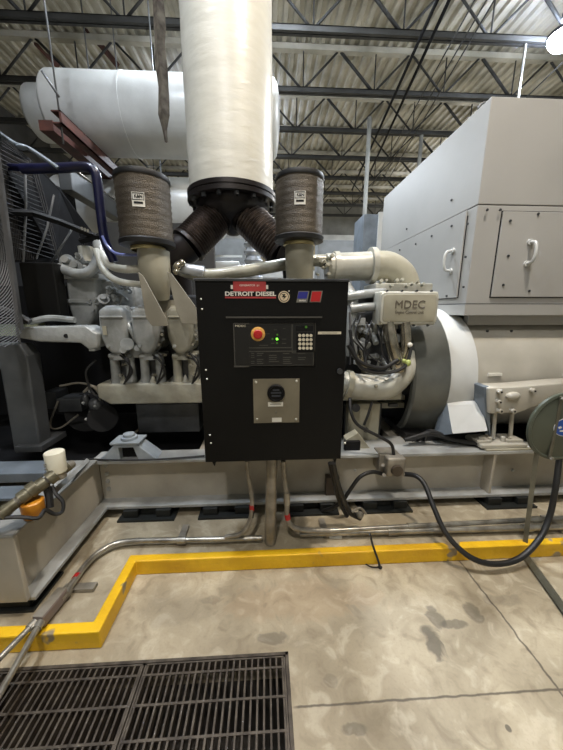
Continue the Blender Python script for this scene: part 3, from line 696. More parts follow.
# support channel, rod, hanging strip, grey duct
sb = thing('support_channel', (P(65,122,3.8).x,4.5,3.5), 'red-brown steel channel running back under the largest silencer drum', 'steel beam')
a = P(65,124,3.77); x = a.x; zt = 3.52; zb = 3.40
m = MB(); m.box((x-.02,3.72,zb),(x,5.5,zt)); m.build('channel_web', M_rust, sb)
m = MB(); m.box((x-.1,3.72,zt-.012),(x,5.5,zt)); m.box((x-.1,3.72,zb),(x,5.5,zb+.012)); m.build('channel_flange', M_rust, sb)
m = MB(); m.box((x-.35,3.9,zt-.1),(x-.2,5.5,zt)); m.build('back_to_back_beam', M_rust, sb)
m = MB(); m.cyl((x-.06,3.8,3.25),(x-.06,3.8,RZ),.009,n=8); tag(m.build('hanger_rod', M_wire), 'thin threaded hanger rod at the near end of the red-brown channel', 'rod', 'hanger rods')
m = MB(); m.cyl((x+.02,3.7,3.62),(x-.06,3.6,3.78),.012,n=8); m.build('rod_stub', M_wire, sb)
a = P(164,0,3.0); b = P(166,142,3.0)
m = MB(); pts = [V((a.x,3.0,RZ)), V((a.x,3.0,a.z)), V(((a.x+b.x)/2,3.0,(a.z+b.z)/2)), V((b.x,3.0,b.z))]
hs = []
for i in range(40):
    t_ = i/39; z = RZ+(b.z-RZ)*t_; hs.append(V((a.x+(b.x-a.x)*t_+.006*sin(i*1.3)*t_, 3.0, z)))
w_ = [.045+.004*sin(i*2.1) for i in range(40)]; w_[-1] = .012; w_[-2] = .022
m.sweep(hs, w_, 4, True, False)
tag(m.build('hanging_strut', mat('weathered_strut',(116,108,95),.6,.1,(66,56,46),14,.5,30)), 'weathered brown-grey strut hanging from the roof, just left of the stack', 'hanging strut')
m = MB(); a = P(56,173,3.5); b = P(84,173,3.5); c = P(118,214,4.9)
xr = c.x+.02; m.box((xr-.14,3.8,2.8),(xr,5.0,3.02))
dt = m.build('air_duct', M_duct, None, .01); tag(dt, 'dark grey rectangular duct behind the blue pipe, in front of the lower white drum', 'duct')
m = MB(); m.cyl((xr-.0,3.8,3.034),(xr+.0,5.0,3.034),.012,n=8); tag(m.build('duct_conduit', M_galv), 'thin shiny conduit lying along the edge of the dark grey duct', 'conduit')

# ================================================================== RADIATOR END (left)
rd = thing('radiator', (-2.6,2.6,.53), 'dark radiator at the left edge with sloping wire-mesh fan guard', 'radiator')
xr = -1.95
m = MB(); m.box((-3.2,1.5,.62),(-2.55,4.6,3.0)); m.build('radiator_core', M_void, rd)
# sloping guard skin
def skin(pts, Yl, mb, th=.012):
    q = [P(x,y,Y) for (x,y),Y in zip(pts,Yl)]; nr = (q[1]-q[0]).cross(q[2]-q[0]).normalized()*th; mb.prism(q, nr)
m = MB(); skin([(-30,100),(28,158),(60,262),(-30,262)], [2.0,2.5,2.5,2.0], m); g1 = m.build('guard_skin', M_shroud, rd)
m = MB(); skin([(28,158),(60,190),(95,236),(92,262),(58,262)], [2.5,2.75,3.2,3.2,2.5], m); g2 = m.build('guard_skin', M_shroud, rd)
# concentric guard wires in front of near skin, built in the plane X = const
m = MB(); cx_, cy_, cz_ = -1.46, 1.15, 1.95
gpx = -1.50
def onX(px, py, X):
    r = ray(px, py); t = X/r.x; return V((X, r.y*t, CH+r.z*t))
C0 = onX(-45, 235, gpx)
edge_top = onX(0,168,gpx); edge_bot = onX(22,330,gpx)
for i in range(46):
    rr = .12+i*.014; pts = []
    for j in range(33):
        an = -pi/2.1+pi/1.05*j/32; p = V((gpx, C0.y+rr*cos(an), C0.z+rr*sin(an)))
        # stay behind the edge strip
        te = (p.z-edge_bot.z)/(edge_top.z-edge_bot.z); ye = edge_bot.y+(edge_top.y-edge_bot.y)*te
        if p.y < ye and -.1 < te < 1.6: pts.append(p)
    if len(pts) > 2: m.sweep(pts, .0028, 4, False)
m.build('guard_wires', mat('dull_guard_wire',(74,75,76),.5,.3), rd)
m = MB(); d = edge_top-edge_bot; m.sweep([edge_bot-d*.0, edge_top+d*.9], .012, 4, True, False); m.build('guard_edge_strip', M_dark, rd)
m = MB(); m.sweep([P(25,166,2.3),P(26,212,2.25),P(23,262,2.25)], .007, 6); m.build('guard_rod', M_wire, rd)
m = MB(); m.sweep([P(54,195,2.45),P(47,228,2.4),P(35,262,2.35)], .007, 6); m.build('guard_rod', M_wire, rd)
m = MB(); m.sweep([P(72,229,2.4),P(52,262,2.35)], .007, 6); m.build('guard_rod', M_wire, rd)
m = MB(); 
m.sweep([P(-6,212,2.1),P(32,213,2.25),P(60,222,2.35),P(97,237,2.42)], .022, 4, True, False); m.sweep([P(80,241,2.42),P(100,236,2.42)], .022, 4, True, False); m.each('guard_band', M_void, rd)
m = MB(); 
for q in range(3): bx(m, 80.5+q*3,226.8+q*1.1,82.8+q*3,230+q*1.1,2.355,2.36)
m.build('band_marks', M_gry, rd)
# wires of the mesh on the sloping skins
m = MB()
for i in range(34):
    f_ = i/33; m.sweep([P(-10+38*f_,118+40*f_+2,1.99+.5*f_), P(-10+60*f_,260,1.97+.5*f_)], .003, 4, False)
for i in range(26):
    f_ = i/25; y = 140+120*f_
    m.sweep([P(-10,y-20,2.0), P(28+30*max(0,(y-160)/100),max(y,160),2.47)], .0025, 4, False)
for i in range(20):
    f_ = i/19; m.sweep([P(30+62*f_,160+74*f_,2.48+.7*f_), P(58+34*f_,261,2.48+.7*f_)], .003, 4, False)
m.build('mesh_wires', mat('mesh_wire_grey',(40,41,43),.6,.1), rd)
m = MB(); bx(m, 18,262,62,322,2.22,2.32); m.build('fan_cowl', M_black, rd, .01)
m = MB(); bx(m, -30,318,24,324,2.1,2.6); m.build('cowl_ledge', M_void, rd)
m = MB(); bx(m, -20,323,28,336,2.12,2.3); m.build('foam_block', M_pale, rd, .004)
m = MB(); sheet(m, [(-14,344),(19,344),(27,356),(40,448),(14,452),(0,370)], 1.98, .12); m.build('support_leg', M_duct, rd, .01)
m = MB(); bx(m, 14,447,42,452,1.94,2.2); m.build('leg_foot', M_dark, rd, .004)
m = MB(); m.box((-2.5,2.75,.56),(-1.1,3.3,1.7)); m.build('black_backing', M_void, rd)  # black backing added so the space behind the arm reads dark
m = MB(); m.tube([P(-4,308,1.95),P(10,312,1.98),P(30,322,2.0)], .02, 8); m.build('lower_hose', M_rub, rd)
# navy pipe
bp_ = thing('blue_pipe', tuple(P(104,256,2.3)), 'glossy navy blue pipe bending down left of the left air filter', 'pipe')
m = MB(); m.tube([P(-20,165,2.2),P(10,167,2.2),P(24,168,2.2)], .02, 10); 
m.sweep(spline([P(22,169,2.2),P(60,168,2.2),P(84,167,2.2),P(93,170,2.2),P(97,180,2.2),P(101,215,2.2),P(105,240,2.2),P(114,262,2.22)],6), .029, 18); m.build('pipe_run', M_navy, bp_)
m = MB(); m.tube([P(102,236,2.16),P(108,247,2.16),P(118,254,2.14),P(140,255,2.12)], .009, 8); m.build('vent_tube', mat('pale_blue_tube',(120,130,190),.3), bp_)
m = MB(); m.tube([P(-8,128,2.1),P(14,143,2.12),P(28,148,2.12),P(44,158,2.14),P(58,168,2.16)], .012, 8); m.ball(P(22,147,2.1),.022,1.6,1,.7); m.build('small_hose', M_bluegrey, bp_)
# dark wall panel behind the left filter
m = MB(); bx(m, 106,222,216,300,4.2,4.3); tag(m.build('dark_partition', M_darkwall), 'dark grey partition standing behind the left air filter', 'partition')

# ================================================================== FLYWHEEL BELL + ALTERNATOR
al = thing('alternator', (2.3,2.75,.53), 'large light grey alternator drum under the overhanging housing at right', 'alternator')
AY, AZ = 2.63, .96
m = MB(); m.lathe((1.07,AY,AZ),(1,0,0),[(0,.52),(0,.56),(.015,.575),(.03,.575),(.2,.6),(.25,.6),(.262,.59),(.262,.5)],80)
m.build('flywheel_bell', mat('bell_grey_paint',(104,106,102),.32,.3,(84,86,82),4), al)
m = MB(); m.lathe((1.11,AY,AZ),(-1,0,0),[(-.02,.57),(-.02,.3),(-.02,.001)],48); m.build('bell_dark_disc', M_void, al)  # black disc closes the bell opening, standing for its dark inside
for z_ in (.78,.84,.9): MB().box((.93,AY-.50,z_),(1.0,AY-.47,z_+.025)).build('grille_bar', M_dark, al, .003)
m = MB(); m.lathe((1.332,AY,AZ),(1,0,0),[(0,.57),(.01,.575),(.235,.545),(.24,.5)],72); m.build('adapter_shroud', M_white, al)
m = MB(); m.lathe((1.33,AY,AZ),(1,0,0),[(0,.46),(.0,.5),(.3,.5),(3.2,.5),(3.2,.001)],72); m.build('stator_drum', M_alt, al)
m = MB(); m.prism([P(447,405,2.06),P(481,404,2.06),P(488,431,1.93),P(453,434,1.93)], (0,.03,.02)); m.build('guard_plate', M_white, al, .003)
m = MB(); m.prism([P(447,400,2.06),P(452.5,434,1.93),P(437,436,2.02)], (.0,.05,0)); m.build('guard_side', M_bluegrey, al, .003)
# mounting bracket
m = MB(); B = 1.95
m.prism([P(489,388,B),P(516,387,B),P(563,383,B),P(600,381,B),P(600,404,B),P(545,403,B),P(519,413,B),P(490,414,B)], (0,.14,0)); mb_ = m.build('mounting_bracket', M_alt, al, .01, 3)
m = MB(); m.prism([P(484,387,1.98),P(489,386,1.98),P(491,437,1.98),P(485,415,1.98)], (0,.2,0)); m.build('bracket_side', M_bluegrey, al, .004)
for px, py in ((498,391),(497,401),(498,410),(511,410),(531,390)):
    c = P(px,py,B); MB().cyl(c+V((0,.01,0)),c-V((0,.035,0)),.016,n=14).build('socket_bolt', M_alt, mb_)
    MB().cyl(c-V((0,.034,0)),c-V((0,.037,0)),.007,n=6).build('socket', M_void, mb_)
m = MB(); m.ball(P(513,396,1.94),.045,1.2,.6,.7); m.build('bracket_boss', M_alt, al)
m = MB(); m.cyl(P(495,413,1.99),P(493,438,1.99),.014,n=12); m.build('jack_rod', M_alt, al)
m = MB(); m.cyl(P(512,413,1.99),P(510,438,1.99),.014,n=12); m.build('jack_rod', M_alt, al)
zt = ZT+.001; a = P(482,444,1.9); b = P(528,444,1.9)
m = MB(); m.box((a.x,1.9,zt+.012),(b.x,2.1,zt+.04)); m.build('foot_plate', M_alt, al, .006)
m = MB(); m.box((a.x+.03,1.885,zt),(b.x+.03,2.1,zt+.012)); m.build('shim_plate', M_tan, al, .002)
m = MB(); m.box((a.x-.01,1.93,zt+.04),(a.x+.09,2.05,zt+.06)); m.box((b.x-.13,1.93,zt+.04),(b.x-.01,2.05,zt+.06))
for q in (.03,.1,.2,.25): m.cyl((a.x+q,1.96,zt+.04),(a.x+q,1.96,zt+.075),.017,n=6)
m.each('foot_clamp', M_alt, al, .003)
m = MB(); bx(m, 470,350,563,440,2.9,3.0); m.build('under_cover', M_dark, al)
# nameplate-like pale slot on the drum
m = MB(); bx(m, 489,373.5,502,376,2.12,2.14); m.build('drum_slot', M_wht, al)
# cable loops lying on the flange behind the guard plate
m = MB()
for q in range(4): m.tube([P(405+q*6,440,2.0+q*.03),P(430,434-q,2.0),P(455,440,1.99),P(482,444,1.98-q*.01)], .016, 8)
m.box((P(405,440,2.1).x,2.08,ZT),(P(482,440,2.1).x,2.5,ZT+.05))
tag(m.build('cable_bundle', M_rub), 'bundle of black cables lying on the skid below the flywheel bell', 'cable')

# ================================================================== HOUSING
HX, HY, HZ0, HZ1 = 1.475, 2.2, 1.465, 2.85
ho = thing('generator_housing', (3.0,3.1,HZ0), 'big pale grey sheet-metal box housing with handled doors above the alternator', 'machine housing')
m = MB(); m.box((HX,HY,HZ0),(5.2,4.0,2.21)); m.build('lower_body', M_house, ho, .004)
m = MB(); m.box((HX,HY,2.216),(5.2,4.0,HZ1)); m.build('upper_body', M_house, ho, .004)
m = MB(); m.box((HX+.008,HY+.008,2.205),(5.1,3.99,2.22)); m.build('body_gasket', M_void, ho)
m = MB(); m.box((HX-.004,HY-.004,HZ0-.003),(5.2,4.0,HZ0+.078)); m.build('bottom_rail', M_house, ho, .003)
m = MB(); m.box((HX-.0045,HY-.0045,HZ0+.0785),(5.2,3.9,HZ0+.083)); m.build('rail_seam', M_dark, ho)
def onXf(px, py): return onX(px, py, HX)
# front door
d0, d1 = P(504,212,HY), P(499,294,HY); xd = 1.655
fdz0, fdz1 = HZ0+.13, 2.17
m = MB(); m.box((xd-.006,HY-.003,fdz0-.006),(3.0,HY,fdz1+.006)); m.build('door_gap', M_void, ho)
fd = MB().box((xd,HY-.014,fdz0),(3.0,HY-.003,fdz1)).build('front_door', M_house, ho, .003)
def handle(parent, c, ax, L=.19):
    c = V(c); o = V(ax); side = V((0,0,1)); m = MB()
    m.tube([c+side*L/2, c+side*L*.42+o*.05, c+o*.065, c-side*L*.42+o*.05, c-side*L/2], .011, 10)
    m.cyl(c+side*L/2, c+side*L/2+o*.012, .022, n=12); m.cyl(c-side*L/2, c-side*L/2+o*.012, .022, n=12); m.build('door_handle', M_white, parent)
hc = P(528,253,HY-.014); handle(fd, hc, (0,-1,0), .145)
m = MB()
for px, py in ((510,221),(538,214),(508,256),(503,285),(529,291),(487,210),(500,210)): c = P(px,py,HY-.014); m.bolt((c.x,HY-.013,c.z),(0,-1,0),.009,.008)
m.each('door_fastener', M_dark, fd)
# side door on the left face
sy0, sy1 = HY+.1, 3.9
m = MB(); m.box((HX-.003,sy0-.006,fdz0-.006),(HX,sy1,2.17)); m.build('door_gap', M_void, ho)
sd = MB().box((HX-.014,sy0,fdz0),(HX-.003,sy1+.006,2.206)).build('side_door', M_house, ho, .003)
c = onX(452,261,HX-.014); handle(sd, c, (-1,0,0), .15)
m = MB()
for px, py in ((468,224),(452,226),(466,257),(464,287),(447,296),(432,236),(416,244),(400,250)): c = onX(px,py,HX-.014); m.bolt((HX-.014,c.y,c.z),(-1,0,0),.009,.008)
for px, py in ((407,229),(452,200)): c = onX(px,py,HX); m.bolt((HX,c.y,c.z),(-1,0,0),.009,.01)
m.each('door_fastener', M_dark, sd)
m = MB(); m.box((1.58,2.3,1.385),(5.0,2.36,HZ0)); m.build('terminal_box', M_house, ho, .003)
m = MB()
for px in (487,511): c = P(px,331,2.3); m.bolt((c.x,2.3,c.z),(0,-1,0),.01,.01)
m.each('terminal_screw', M_dark, ho)
m = MB(); c = P(488,92,2.3); m.tube([(HX+.02,2.35,HZ1),(HX+.02,2.35,HZ1+.03),(HX+.06,2.35,HZ1+.055),(HX+.1,2.35,HZ1+.03),(HX+.1,2.35,HZ1)], .008, 8); m.build('lifting_eye', M_dark, ho)

# grey cabinet behind the housing
cb = thing('grey_cabinet', tuple(P(373,262,5.0)), 'narrow grey cabinet with pale edge standing behind the housing', 'cabinet')
m = MB(); a, b = P(364,214,5.0), P(384,330,5.0); m.box((a.x,5.0,0),(b.x+.3,5.5,a.z)); m.build('cabinet_body', M_bluegrey, cb, .006)
m = MB(); a = P(379,212,4.98); m.box((a.x,4.97,0),(a.x+.09,5.0,P(379,212,4.98).z)); m.build('cabinet_edge', M_white, cb)
# vertical pipe rising behind the cabinet
m = MB(); c = P(367,170,8.0); m.cyl((c.x,8.0,0),(c.x,8.0,5.9),.05,n=10); tag(m.build('standpipe', M_wall), 'pale vertical pipe rising behind the grey cabinet to the roof joists', 'pipe')
c = P(522,70,6.06); m = MB(); m.cyl((c.x,6.06,2.86),(c.x,6.06,6.02),.022,n=10); tag(m.build('hanger_pipe', M_wall), 'thin pale hanger pipe dropping from the nearest roof joist behind the big housing', 'pipe')
c = P(422,130,8.86); m = MB(); m.cyl((c.x,8.86,0),(c.x,8.86,6.02),.05,n=10); tag(m.build('standpipe', M_wall), 'pale vertical pipe rising just left of the big housing top, under the third roof joist', 'pipe')
# distant things under the bellows
m = MB(); pth = []; rdd = []
A_, B_ = P(253,236,5.6), P(253,236,5.6); B_.z = 0
for i in range(161): pth.append(A_.lerp(B_, i/160)); rdd.append(.15+.02*cos(i*2*pi/160*20))
m.sweep(pth, rdd, 20); tag(m.build('flexible_duct', M_silver), 'ribbed silver flexible duct seen between the two bellows', 'duct')
m = MB(); a, b = P(213,261,6.0), P(240,300,6.0); m.box((a.x,6,0),(b.x,6.4,a.z)); tag(m.build('white_cabinet', M_white, None, .01), 'white cabinet in the background left of the ribbed silver duct', 'cabinet')
m = MB(); bx(m, 211,255,242,257,5.9,5.95); a = P(212,256,5.9); m.box((a.x-.03,5.9,0),(a.x+.03,5.95,a.z)); tag(m.build('background_rail', M_white), 'thin white rail above the distant white cabinet', 'rail')
m = MB(); a, b = P(208,238,7.6), P(246,300,7.6); m.box((a.x,7.6,0),(b.x,7.9,a.z)); tag(m.build('grey_switchgear', mat('distant_grey',(122,124,124),.6)), 'grey switchgear face far behind the forked bellows', 'switchgear')
m = MB(); a, b = P(318,240,9), P(366,330,9); m.box((a.x,9,0),(b.x,9.5,a.z)); tag(m.build('grey_switchgear', mat('distant_grey',(122,124,124),.6)), 'grey switchgear in the background left of the grey cabinet', 'switchgear')

# ================================================================== CONTROL PANEL
PY_ = 1.45; x0, x1 = -.325, .392; z0, z1 = .725, 1.642
cp = thing('control_panel', ((x0+x1)/2,1.58,z0), 'black wall-style generator control panel with keypad, red sign and logos', 'control panel')
m = MB(); m.box((x0,PY_+.02,z0+.005),(x1,1.72,z1-.004)); m.build('enclosure', M_black, cp, .004)
dr = MB().box((x0+.004,PY_,z0),(x1,PY_+.017,z1-.01)).build('door', M_black, cp, .003)
m = MB(); m.box((x0-.003,PY_-.006,z1-.012),(x1+.003,1.72,z1)); m.build('top_edge', M_dark, cp, .002)
def onp(px, py): return P(px, py, PY_)
def pr_(mb, px0, py0, px1, py1, d=.0015, base=0):
    a, b = onp(px0,py0), onp(px1,py1); mb.box((a.x,PY_-base-d,b.z),(b.x,PY_-base,a.z))
m = MB()
for px, py in ((201,299),(202,309),(206,370),(207,379),(210,435),(211,443)): c = onp(px,py); m.ball(c,.0045)
c = onp(345,443); m.ball(c,.006); m.each('hinge_screw', M_wht, dr)
m = MB(); m.cyl(onp(339.5,371),onp(339.5,371)-V((0,.012,0)),.014,n=20); m.build('door_lock', M_dark, dr)
m = MB(); pr_(m, 226,316.5,322,318,.006); m.build('rain_lip', M_dgry, dr)
# red sign with white tabs
m = MB(); pr_(m, 233,279,266,291.5,.003); sg = m.build('red_sign', M_redsign, dr)
m = MB(); pr_(m, 230.7,285,233,289,.002); pr_(m, 266,285,268.2,289,.002); m.each('sign_tape', M_wht, sg)
c = onp(249.5,285.5); text('sign_lettering', 'GENERATOR  #1', M_wht, sg, (c.x,PY_-.0032,c.z), .012, .09, ext=.0004)
c = onp(250.5,294); w = onp(276,294).x-onp(225,294).x; text('maker_lettering', 'DETROIT DIESEL', M_wht, dr, (c.x,PY_-.001,c.z), .026, w, ext=.0008, bold=.0009)
m = MB(); pr_(m, 225,296.6,276,298.4); m.build('maker_underline', M_redsign, dr)
c = onp(284,296.8); m = MB(); m.cyl(c,c-V((0,.002,0)),.0265,n=32); bd = m.build('round_emblem', mat('emblem_cream',(226,208,176),.5), dr)
m = MB(); m.lathe(c-V((0,.0,0)),(0,-1,0),[(.002,.022),(.0028,.022),(.0028,.019),(.002,.019)],32)
cc = c-V((0,.0026,0))
m.prism([cc+V((-.013,0,.012)),cc+V((.008,0,.012)),cc+V((.0,0,.003)),cc+V((.013,0,.003)),cc+V((-.006,0,-.014)),cc+V((.002,0,-.002)),cc+V((-.011,0,-.002)),cc+V((-.003,0,.006))],(0,-.0008,0)); m.build('emblem_mark', M_void, bd)
m = MB(); m.cyl(onp(289,291),onp(289,291)-V((0,.0015,0)),.003,n=10); m.build('registered_mark', M_wht, dr)
def para(px0, px1, py0, py1, sk, mm, nm, par, base=0, d=.0015):
    m = MB(); m.prism([V((onp(x,y).x,PY_-base,onp(x,y).z)) for x,y in ((px0+sk,py0),(px1+sk,py0),(px1,py1),(px0,py1))], (0,-d,0)); return m.build(nm, mm, par)
q1 = para(296.3,307.2,291,302.5,2.2,M_gry,'logo_panel',dr); para(297.2,306.6,291.8,298.6,1.5,M_blue,'logo_field',q1,.0015,.0006); 
c = onp(302.3,300.4); text('logo_lettering','mtu',M_wht,q1,(c.x,PY_-.0018,c.z),.012,.03,ext=.0004,bold=.0004)
q2 = para(309.5,320.5,290.8,302.3,2.2,M_gry,'logo_panel',dr); para(310.4,319.8,291.6,301.5,1.8,M_red,'logo_field',q2,.0015,.0006)
m = MB(); pr_(m, 318,331.7,341,334.2,.001); m.build('white_strip_label', M_key, dr)
m = MB(); pr_(m, 322,332.8,337,333.2,.0003,.001); m.build('strip_print', M_gry, dr)
# control module
cm = MB(); pr_(cm, 234,323,314.5,366.5,.002); cm = cm.build('control_module', mat('module_black',(20,20,19),.35), dr)
m = MB()
def outline(mb, a, b, c_, d_, t=.5): 
    pr_(mb,a,b,c_,b+t,.0008,.002); pr_(mb,a,d_-t,c_,d_,.0008,.002); pr_(mb,a,b,a+t,d_,.0008,.002); pr_(mb,c_-t,b,c_,d_,.0008,.002)
outline(m,234,323.3,314.5,366.3,.6); outline(m,249,323.3,292,348,.5); outline(m,292,323.3,314.2,353,.5); outline(m,249,351,314.5,366.3,.4)
m.build('module_outline', M_dgry, cm)
c = onp(240.5,326); text('module_lettering','MDEC',M_key,cm,(c.x,PY_-.0022,c.z),.013,.05,ext=.0004)
c = onp(258,334); es = MB(); es.lathe(c,(0,-1,0),[(.002,.001),(.002,.034),(.004,.034),(.006,.03),(.006,.001)],32); es = es.build('emergency_stop', M_yelring, cm)
m = MB(); m.lathe(c,(0,-1,0),[(.006,.014),(.018,.014),(.02,.021),(.026,.022),(.03,.018),(.031,.001)],28); m.build('stop_button', M_red, es)
m = MB(); m.cyl(onp(277,339)-V((0,.002,0)),onp(277,339)-V((0,.005,0)),.0055,n=14); m.build('indicator_light', M_ledg, cm)
for px,py in ((277.3,334.7),(277,343),(272.5,339),(306,327)):
    m = MB(); m.cyl(onp(px,py)-V((0,.002,0)),onp(px,py)-V((0,.004,0)),.006 if px > 300 else .005,n=12); m.build('dim_indicator', M_ledd, cm)
m = MB(); pr_(m, 296,326,313,331,.001,.002); m.build('display', M_void, cm)
m = MB()
for (a,b,w_) in ((266,333.5,4),(282,338.8,4),(282,343,4),(271,343,3.5),(259,345,9),(283,328.2,2.5),(274,329.5,3)): pr_(m, a,b,a+w_,b+.6,.0005,.002)
for row in range(6):
    for cx_, w_ in ((251,5),(257,8),(269,11),(283,9),(298,11)):
        if (row+int(cx_)) % 5 != 4 and not (cx_ > 295 and row > 3): pr_(m, cx_, 353+row*2.0, cx_+w_*random.uniform(.6,1), 353.7+row*2.0, .0005, .002)
m.build('module_print', M_dgry, cm)
m = MB(); pr_(m, 296.5,332.5,313,352.5,.002,.002); kp = m.build('keypad', M_void, cm)
for i in range(4):
    for j in range(4):
        c = onp(299.7+i*3.7, 335.4+j*4.2); MB().cyl(c-V((0,.004,0)),c-V((0,.0075,0)),.0078,n=14).build('key', M_key, kp)
# lower plate with dial
pl = MB(); pr_(pl, 253,379,299,422,.004); pl = pl.build('instrument_plate', M_plate, dr)
m = MB(); c = onp(276,392.5); m.lathe(c,(0,-1,0),[(.004,.044),(.016,.044),(.02,.04),(.02,.036),(.014,.034),(.014,.001)],36); dl = m.build('round_meter', M_void, pl)
m = MB()
for dz, w_ in ((.016,.016),(.002,.026),(-.014,.022)): m.box((c.x-w_,PY_-.0155,c.z+dz-.004),(c.x+w_,PY_-.014,c.z+dz+.004))
m.build('meter_face', mat('meter_blue_grey',(52,58,68),.4), dl)
m = MB(); pr_(m, 268,402,283,406,.001,.004); pr_(m, 272,417.5,281.5,421.5,.001,.004); m.each('plate_label', M_wht, pl)
m = MB(); pr_(m, 270,403.8,281,404.2,.0004,.005); pr_(m,276,410.5,276.5,413.5,.0004,.004); m.ball(onp(276,412)-V((0,.005,0)),.004); m.build('plate_print', M_gry, pl)
m = MB()
for px, py in ((256,382),(296.5,381),(257,419),(296,419)): m.ball(onp(px,py)-V((0,.004,0)),.0065,1,.5,1)
m.each('plate_screw', M_pipe, pl)
# carrying feet under the panel, back bracket to the skid
for px, w_ in ((213,8),(334,8)):
    a = P(px-w_/2,461,PY_+.05); b = P(px+w_/2,461,PY_+.05); zt_ = z0+.01
    m = MB(); m.prism([(a.x,PY_+.05,zt_),(b.x,PY_+.05,zt_),(b.x-.012,PY_+.05,zt_-.06),(a.x+.026,PY_+.05,zt_-.06)], (0,.1,0)); m.build('mounting_foot', M_black, cp, .003)
m = MB(); m.box((x0+.08,1.70,.85),(x0+.14,2.05,.9)); m.box((x1-.14,1.70,.85),(x1-.08,2.05,.9)); m.each('rear_arm', M_void, cp)

# ================================================================== CONDUITS
def run(name, pts, r, m_, label, cat, grp=None, n=12, extra=None):
    mb = MB(); mb.tube(pts, r, n, 6); t = mb.build(name, m_)
    tag(t, label, cat, grp); return t
G = 'panel conduits'
a = P(272,461,1.6); zf = PH+.003
cz = thing('panel_conduit', (a.x,1.6,.09), 'thick grey vertical pipe from the middle of the panel down to the pad', 'conduit', G)
m = MB(); b = P(270,532,1.6); m.sweep([V((a.x,1.6,z0)),V((b.x,1.6,PH+.005))], .034, 24); m.build('pipe', M_galvd, cz)
RUN1 = .125; RUN2 = .155
def onrun(px, py, z): p = PZ(px, py, z); return p
c2 = thing('panel_conduit', tuple(PZ(247,535,PH)), 'slim grey conduit curving left from the panel bottom, with a red tape mark', 'conduit', G)
p1 = [P(247,461,1.62),P(248,475,1.62),P(251,490,1.62),P(252,508,1.60),P(248,525,1.58),P(240,534,1.57),P(225,537,1.58)]
m = MB(); m.tube(p1, .013, 12); m.build('pipe', M_galvd, c2)
m = MB(); m.cyl(P(251.6,505,1.602),P(252,510,1.60),.0145,n=14); m.build('red_tape', M_red, c2)
p2 = [P(283,461,1.60),P(284,475,1.60),P(287,500,1.60),P(287,516,1.59),P(292,526,1.58),P(305,530,1.58),P(330,531,1.585)]
c3 = thing('panel_conduit', tuple(PZ(287,535,PH)), 'slim grey conduit bending right from the panel bottom, with red tape', 'conduit', G)
m = MB(); m.tube(p2, .016, 12); m.build('pipe', M_galvd, c3)
m = MB(); m.cyl(P(287,514,1.59),P(288,519,1.587),.0175,n=14); m.build('red_tape', M_red, c3)
m = MB(); m.cyl(P(286.5,492,1.6),P(287,504,1.6),.02,n=14); m.each('coupling', M_galv, c3)
# horizontal runs over the pad
def hrun(pxa, pya, pxb, pyb, z, r, label, up=None):
    a, b = PZ(pxa,pya,z), PZ(pxb,pyb,z); t = thing('floor_conduit', (a.x,a.y,PH), label, 'conduit', 'floor conduits')
    m = MB(); m.sweep([a, b], r, 14); m.build('pipe', M_galv, t)
    m = MB()
    for f_ in (.3,.75): q = a.lerp(b,f_); d = (b-a).normalized(); m.sweep([q-d*.03,q+d*.03], r*1.35, 14)
    m.each('coupling', M_galv, t); return t
hrun(326,531,600,516,.15,.015,'shiny conduit on the pad at right, rear one of the pair')
hrun(300,534,600,526,.13,.017,'shiny conduit on the pad at right, front one of the pair')
# left run: from the strut near x=180 to the bend and down to the conduit body
lc = thing('floor_conduit', tuple(PZ(75,575,PH)), 'shiny conduit bending around the pad corner at left into a conduit body', 'conduit', 'floor conduits')
pts = [PZ(262,538,.13),PZ(225,539,.13),PZ(180,540,.13),PZ(135,541,.13),PZ(115,544,.13),PZ(98,553,.13),PZ(85,566,.13),PZ(70,587,.13),PZ(60,600,.13)]
m = MB(); m.tube(pts, .016, 14); m.build('pipe', M_galv, lc)
m = MB(); q = PZ(78,575,.13); r_ = PZ(75,579,.13); m.cyl(q, r_, .0175, n=14); m.build('red_tape', M_red, lc)
m = MB(); m.cyl(PZ(178,540,.13),PZ(186,540,.13),.023,n=14); m.cyl(PZ(68,590,.13),PZ(65,595,.13),.023,n=14); m.each('coupling', M_galv, lc)
e0, e1 = PZ(63,592,.135), PZ(38,622,.135); d = (e1-e0).normalized(); s_ = d.cross(V((0,0,1))).normalized()*.026
m = MB(); m.prism([e0+s_-V((0,0,.03)),e0-s_-V((0,0,.03)),e1-s_-V((0,0,.03)),e1+s_-V((0,0,.03))],(0,0,.055)); cbd = m.build('conduit_body', mat('conduit_body_grey',(132,120,116),.5,.3), lc, .006)
m = MB(); m.prism([e0+s_*.9+V((0,0,.025)),e0-s_*.9+V((0,0,.025)),e1-s_*.9+V((0,0,.025)),e1+s_*.9+V((0,0,.025))],(0,0,.004)); m.build('body_lid', M_galvd, cbd, .002)
for i,(sx_,ex,ey) in enumerate(((.012,2,690),(-.012,-14,672))):
    st_ = e1+s_.normalized()*sx_*-1
    m = MB(); q = PZ(ex,ey,.13); m.sweep([st_, q, q+(q-st_)*.25], .0125, 12); m.build('pipe', M_galv, lc)
    m = MB(); dd = (q-st_).normalized(); m.sweep([st_, st_+dd*.03], .018, 12); m.build('connector', M_galv, lc)
# strut supports
for i,(px,py,lb) in enumerate(((181,542,'small steel strut under the left conduit by its coupling'),(325,535,'small steel strut under the right conduit pair near the panel'),(560,531,'small steel strut under the conduit pair at the right edge'),(72,590,'small steel strut under the conduit behind the conduit body'))):
    c = PZ(px,py,PH); m = MB(); 
    if i < 3: m.box((c.x-.02,c.y-.03,PH+.004),(c.x+.02,c.y+.13,PH+.022))
    else: m.box((c.x-.04,c.y-.02,PH+.004),(c.x+.12,c.y+.02,PH+.022))
    tag(m.build('strut_support', M_galvd), lb, 'conduit support', 'conduit struts')

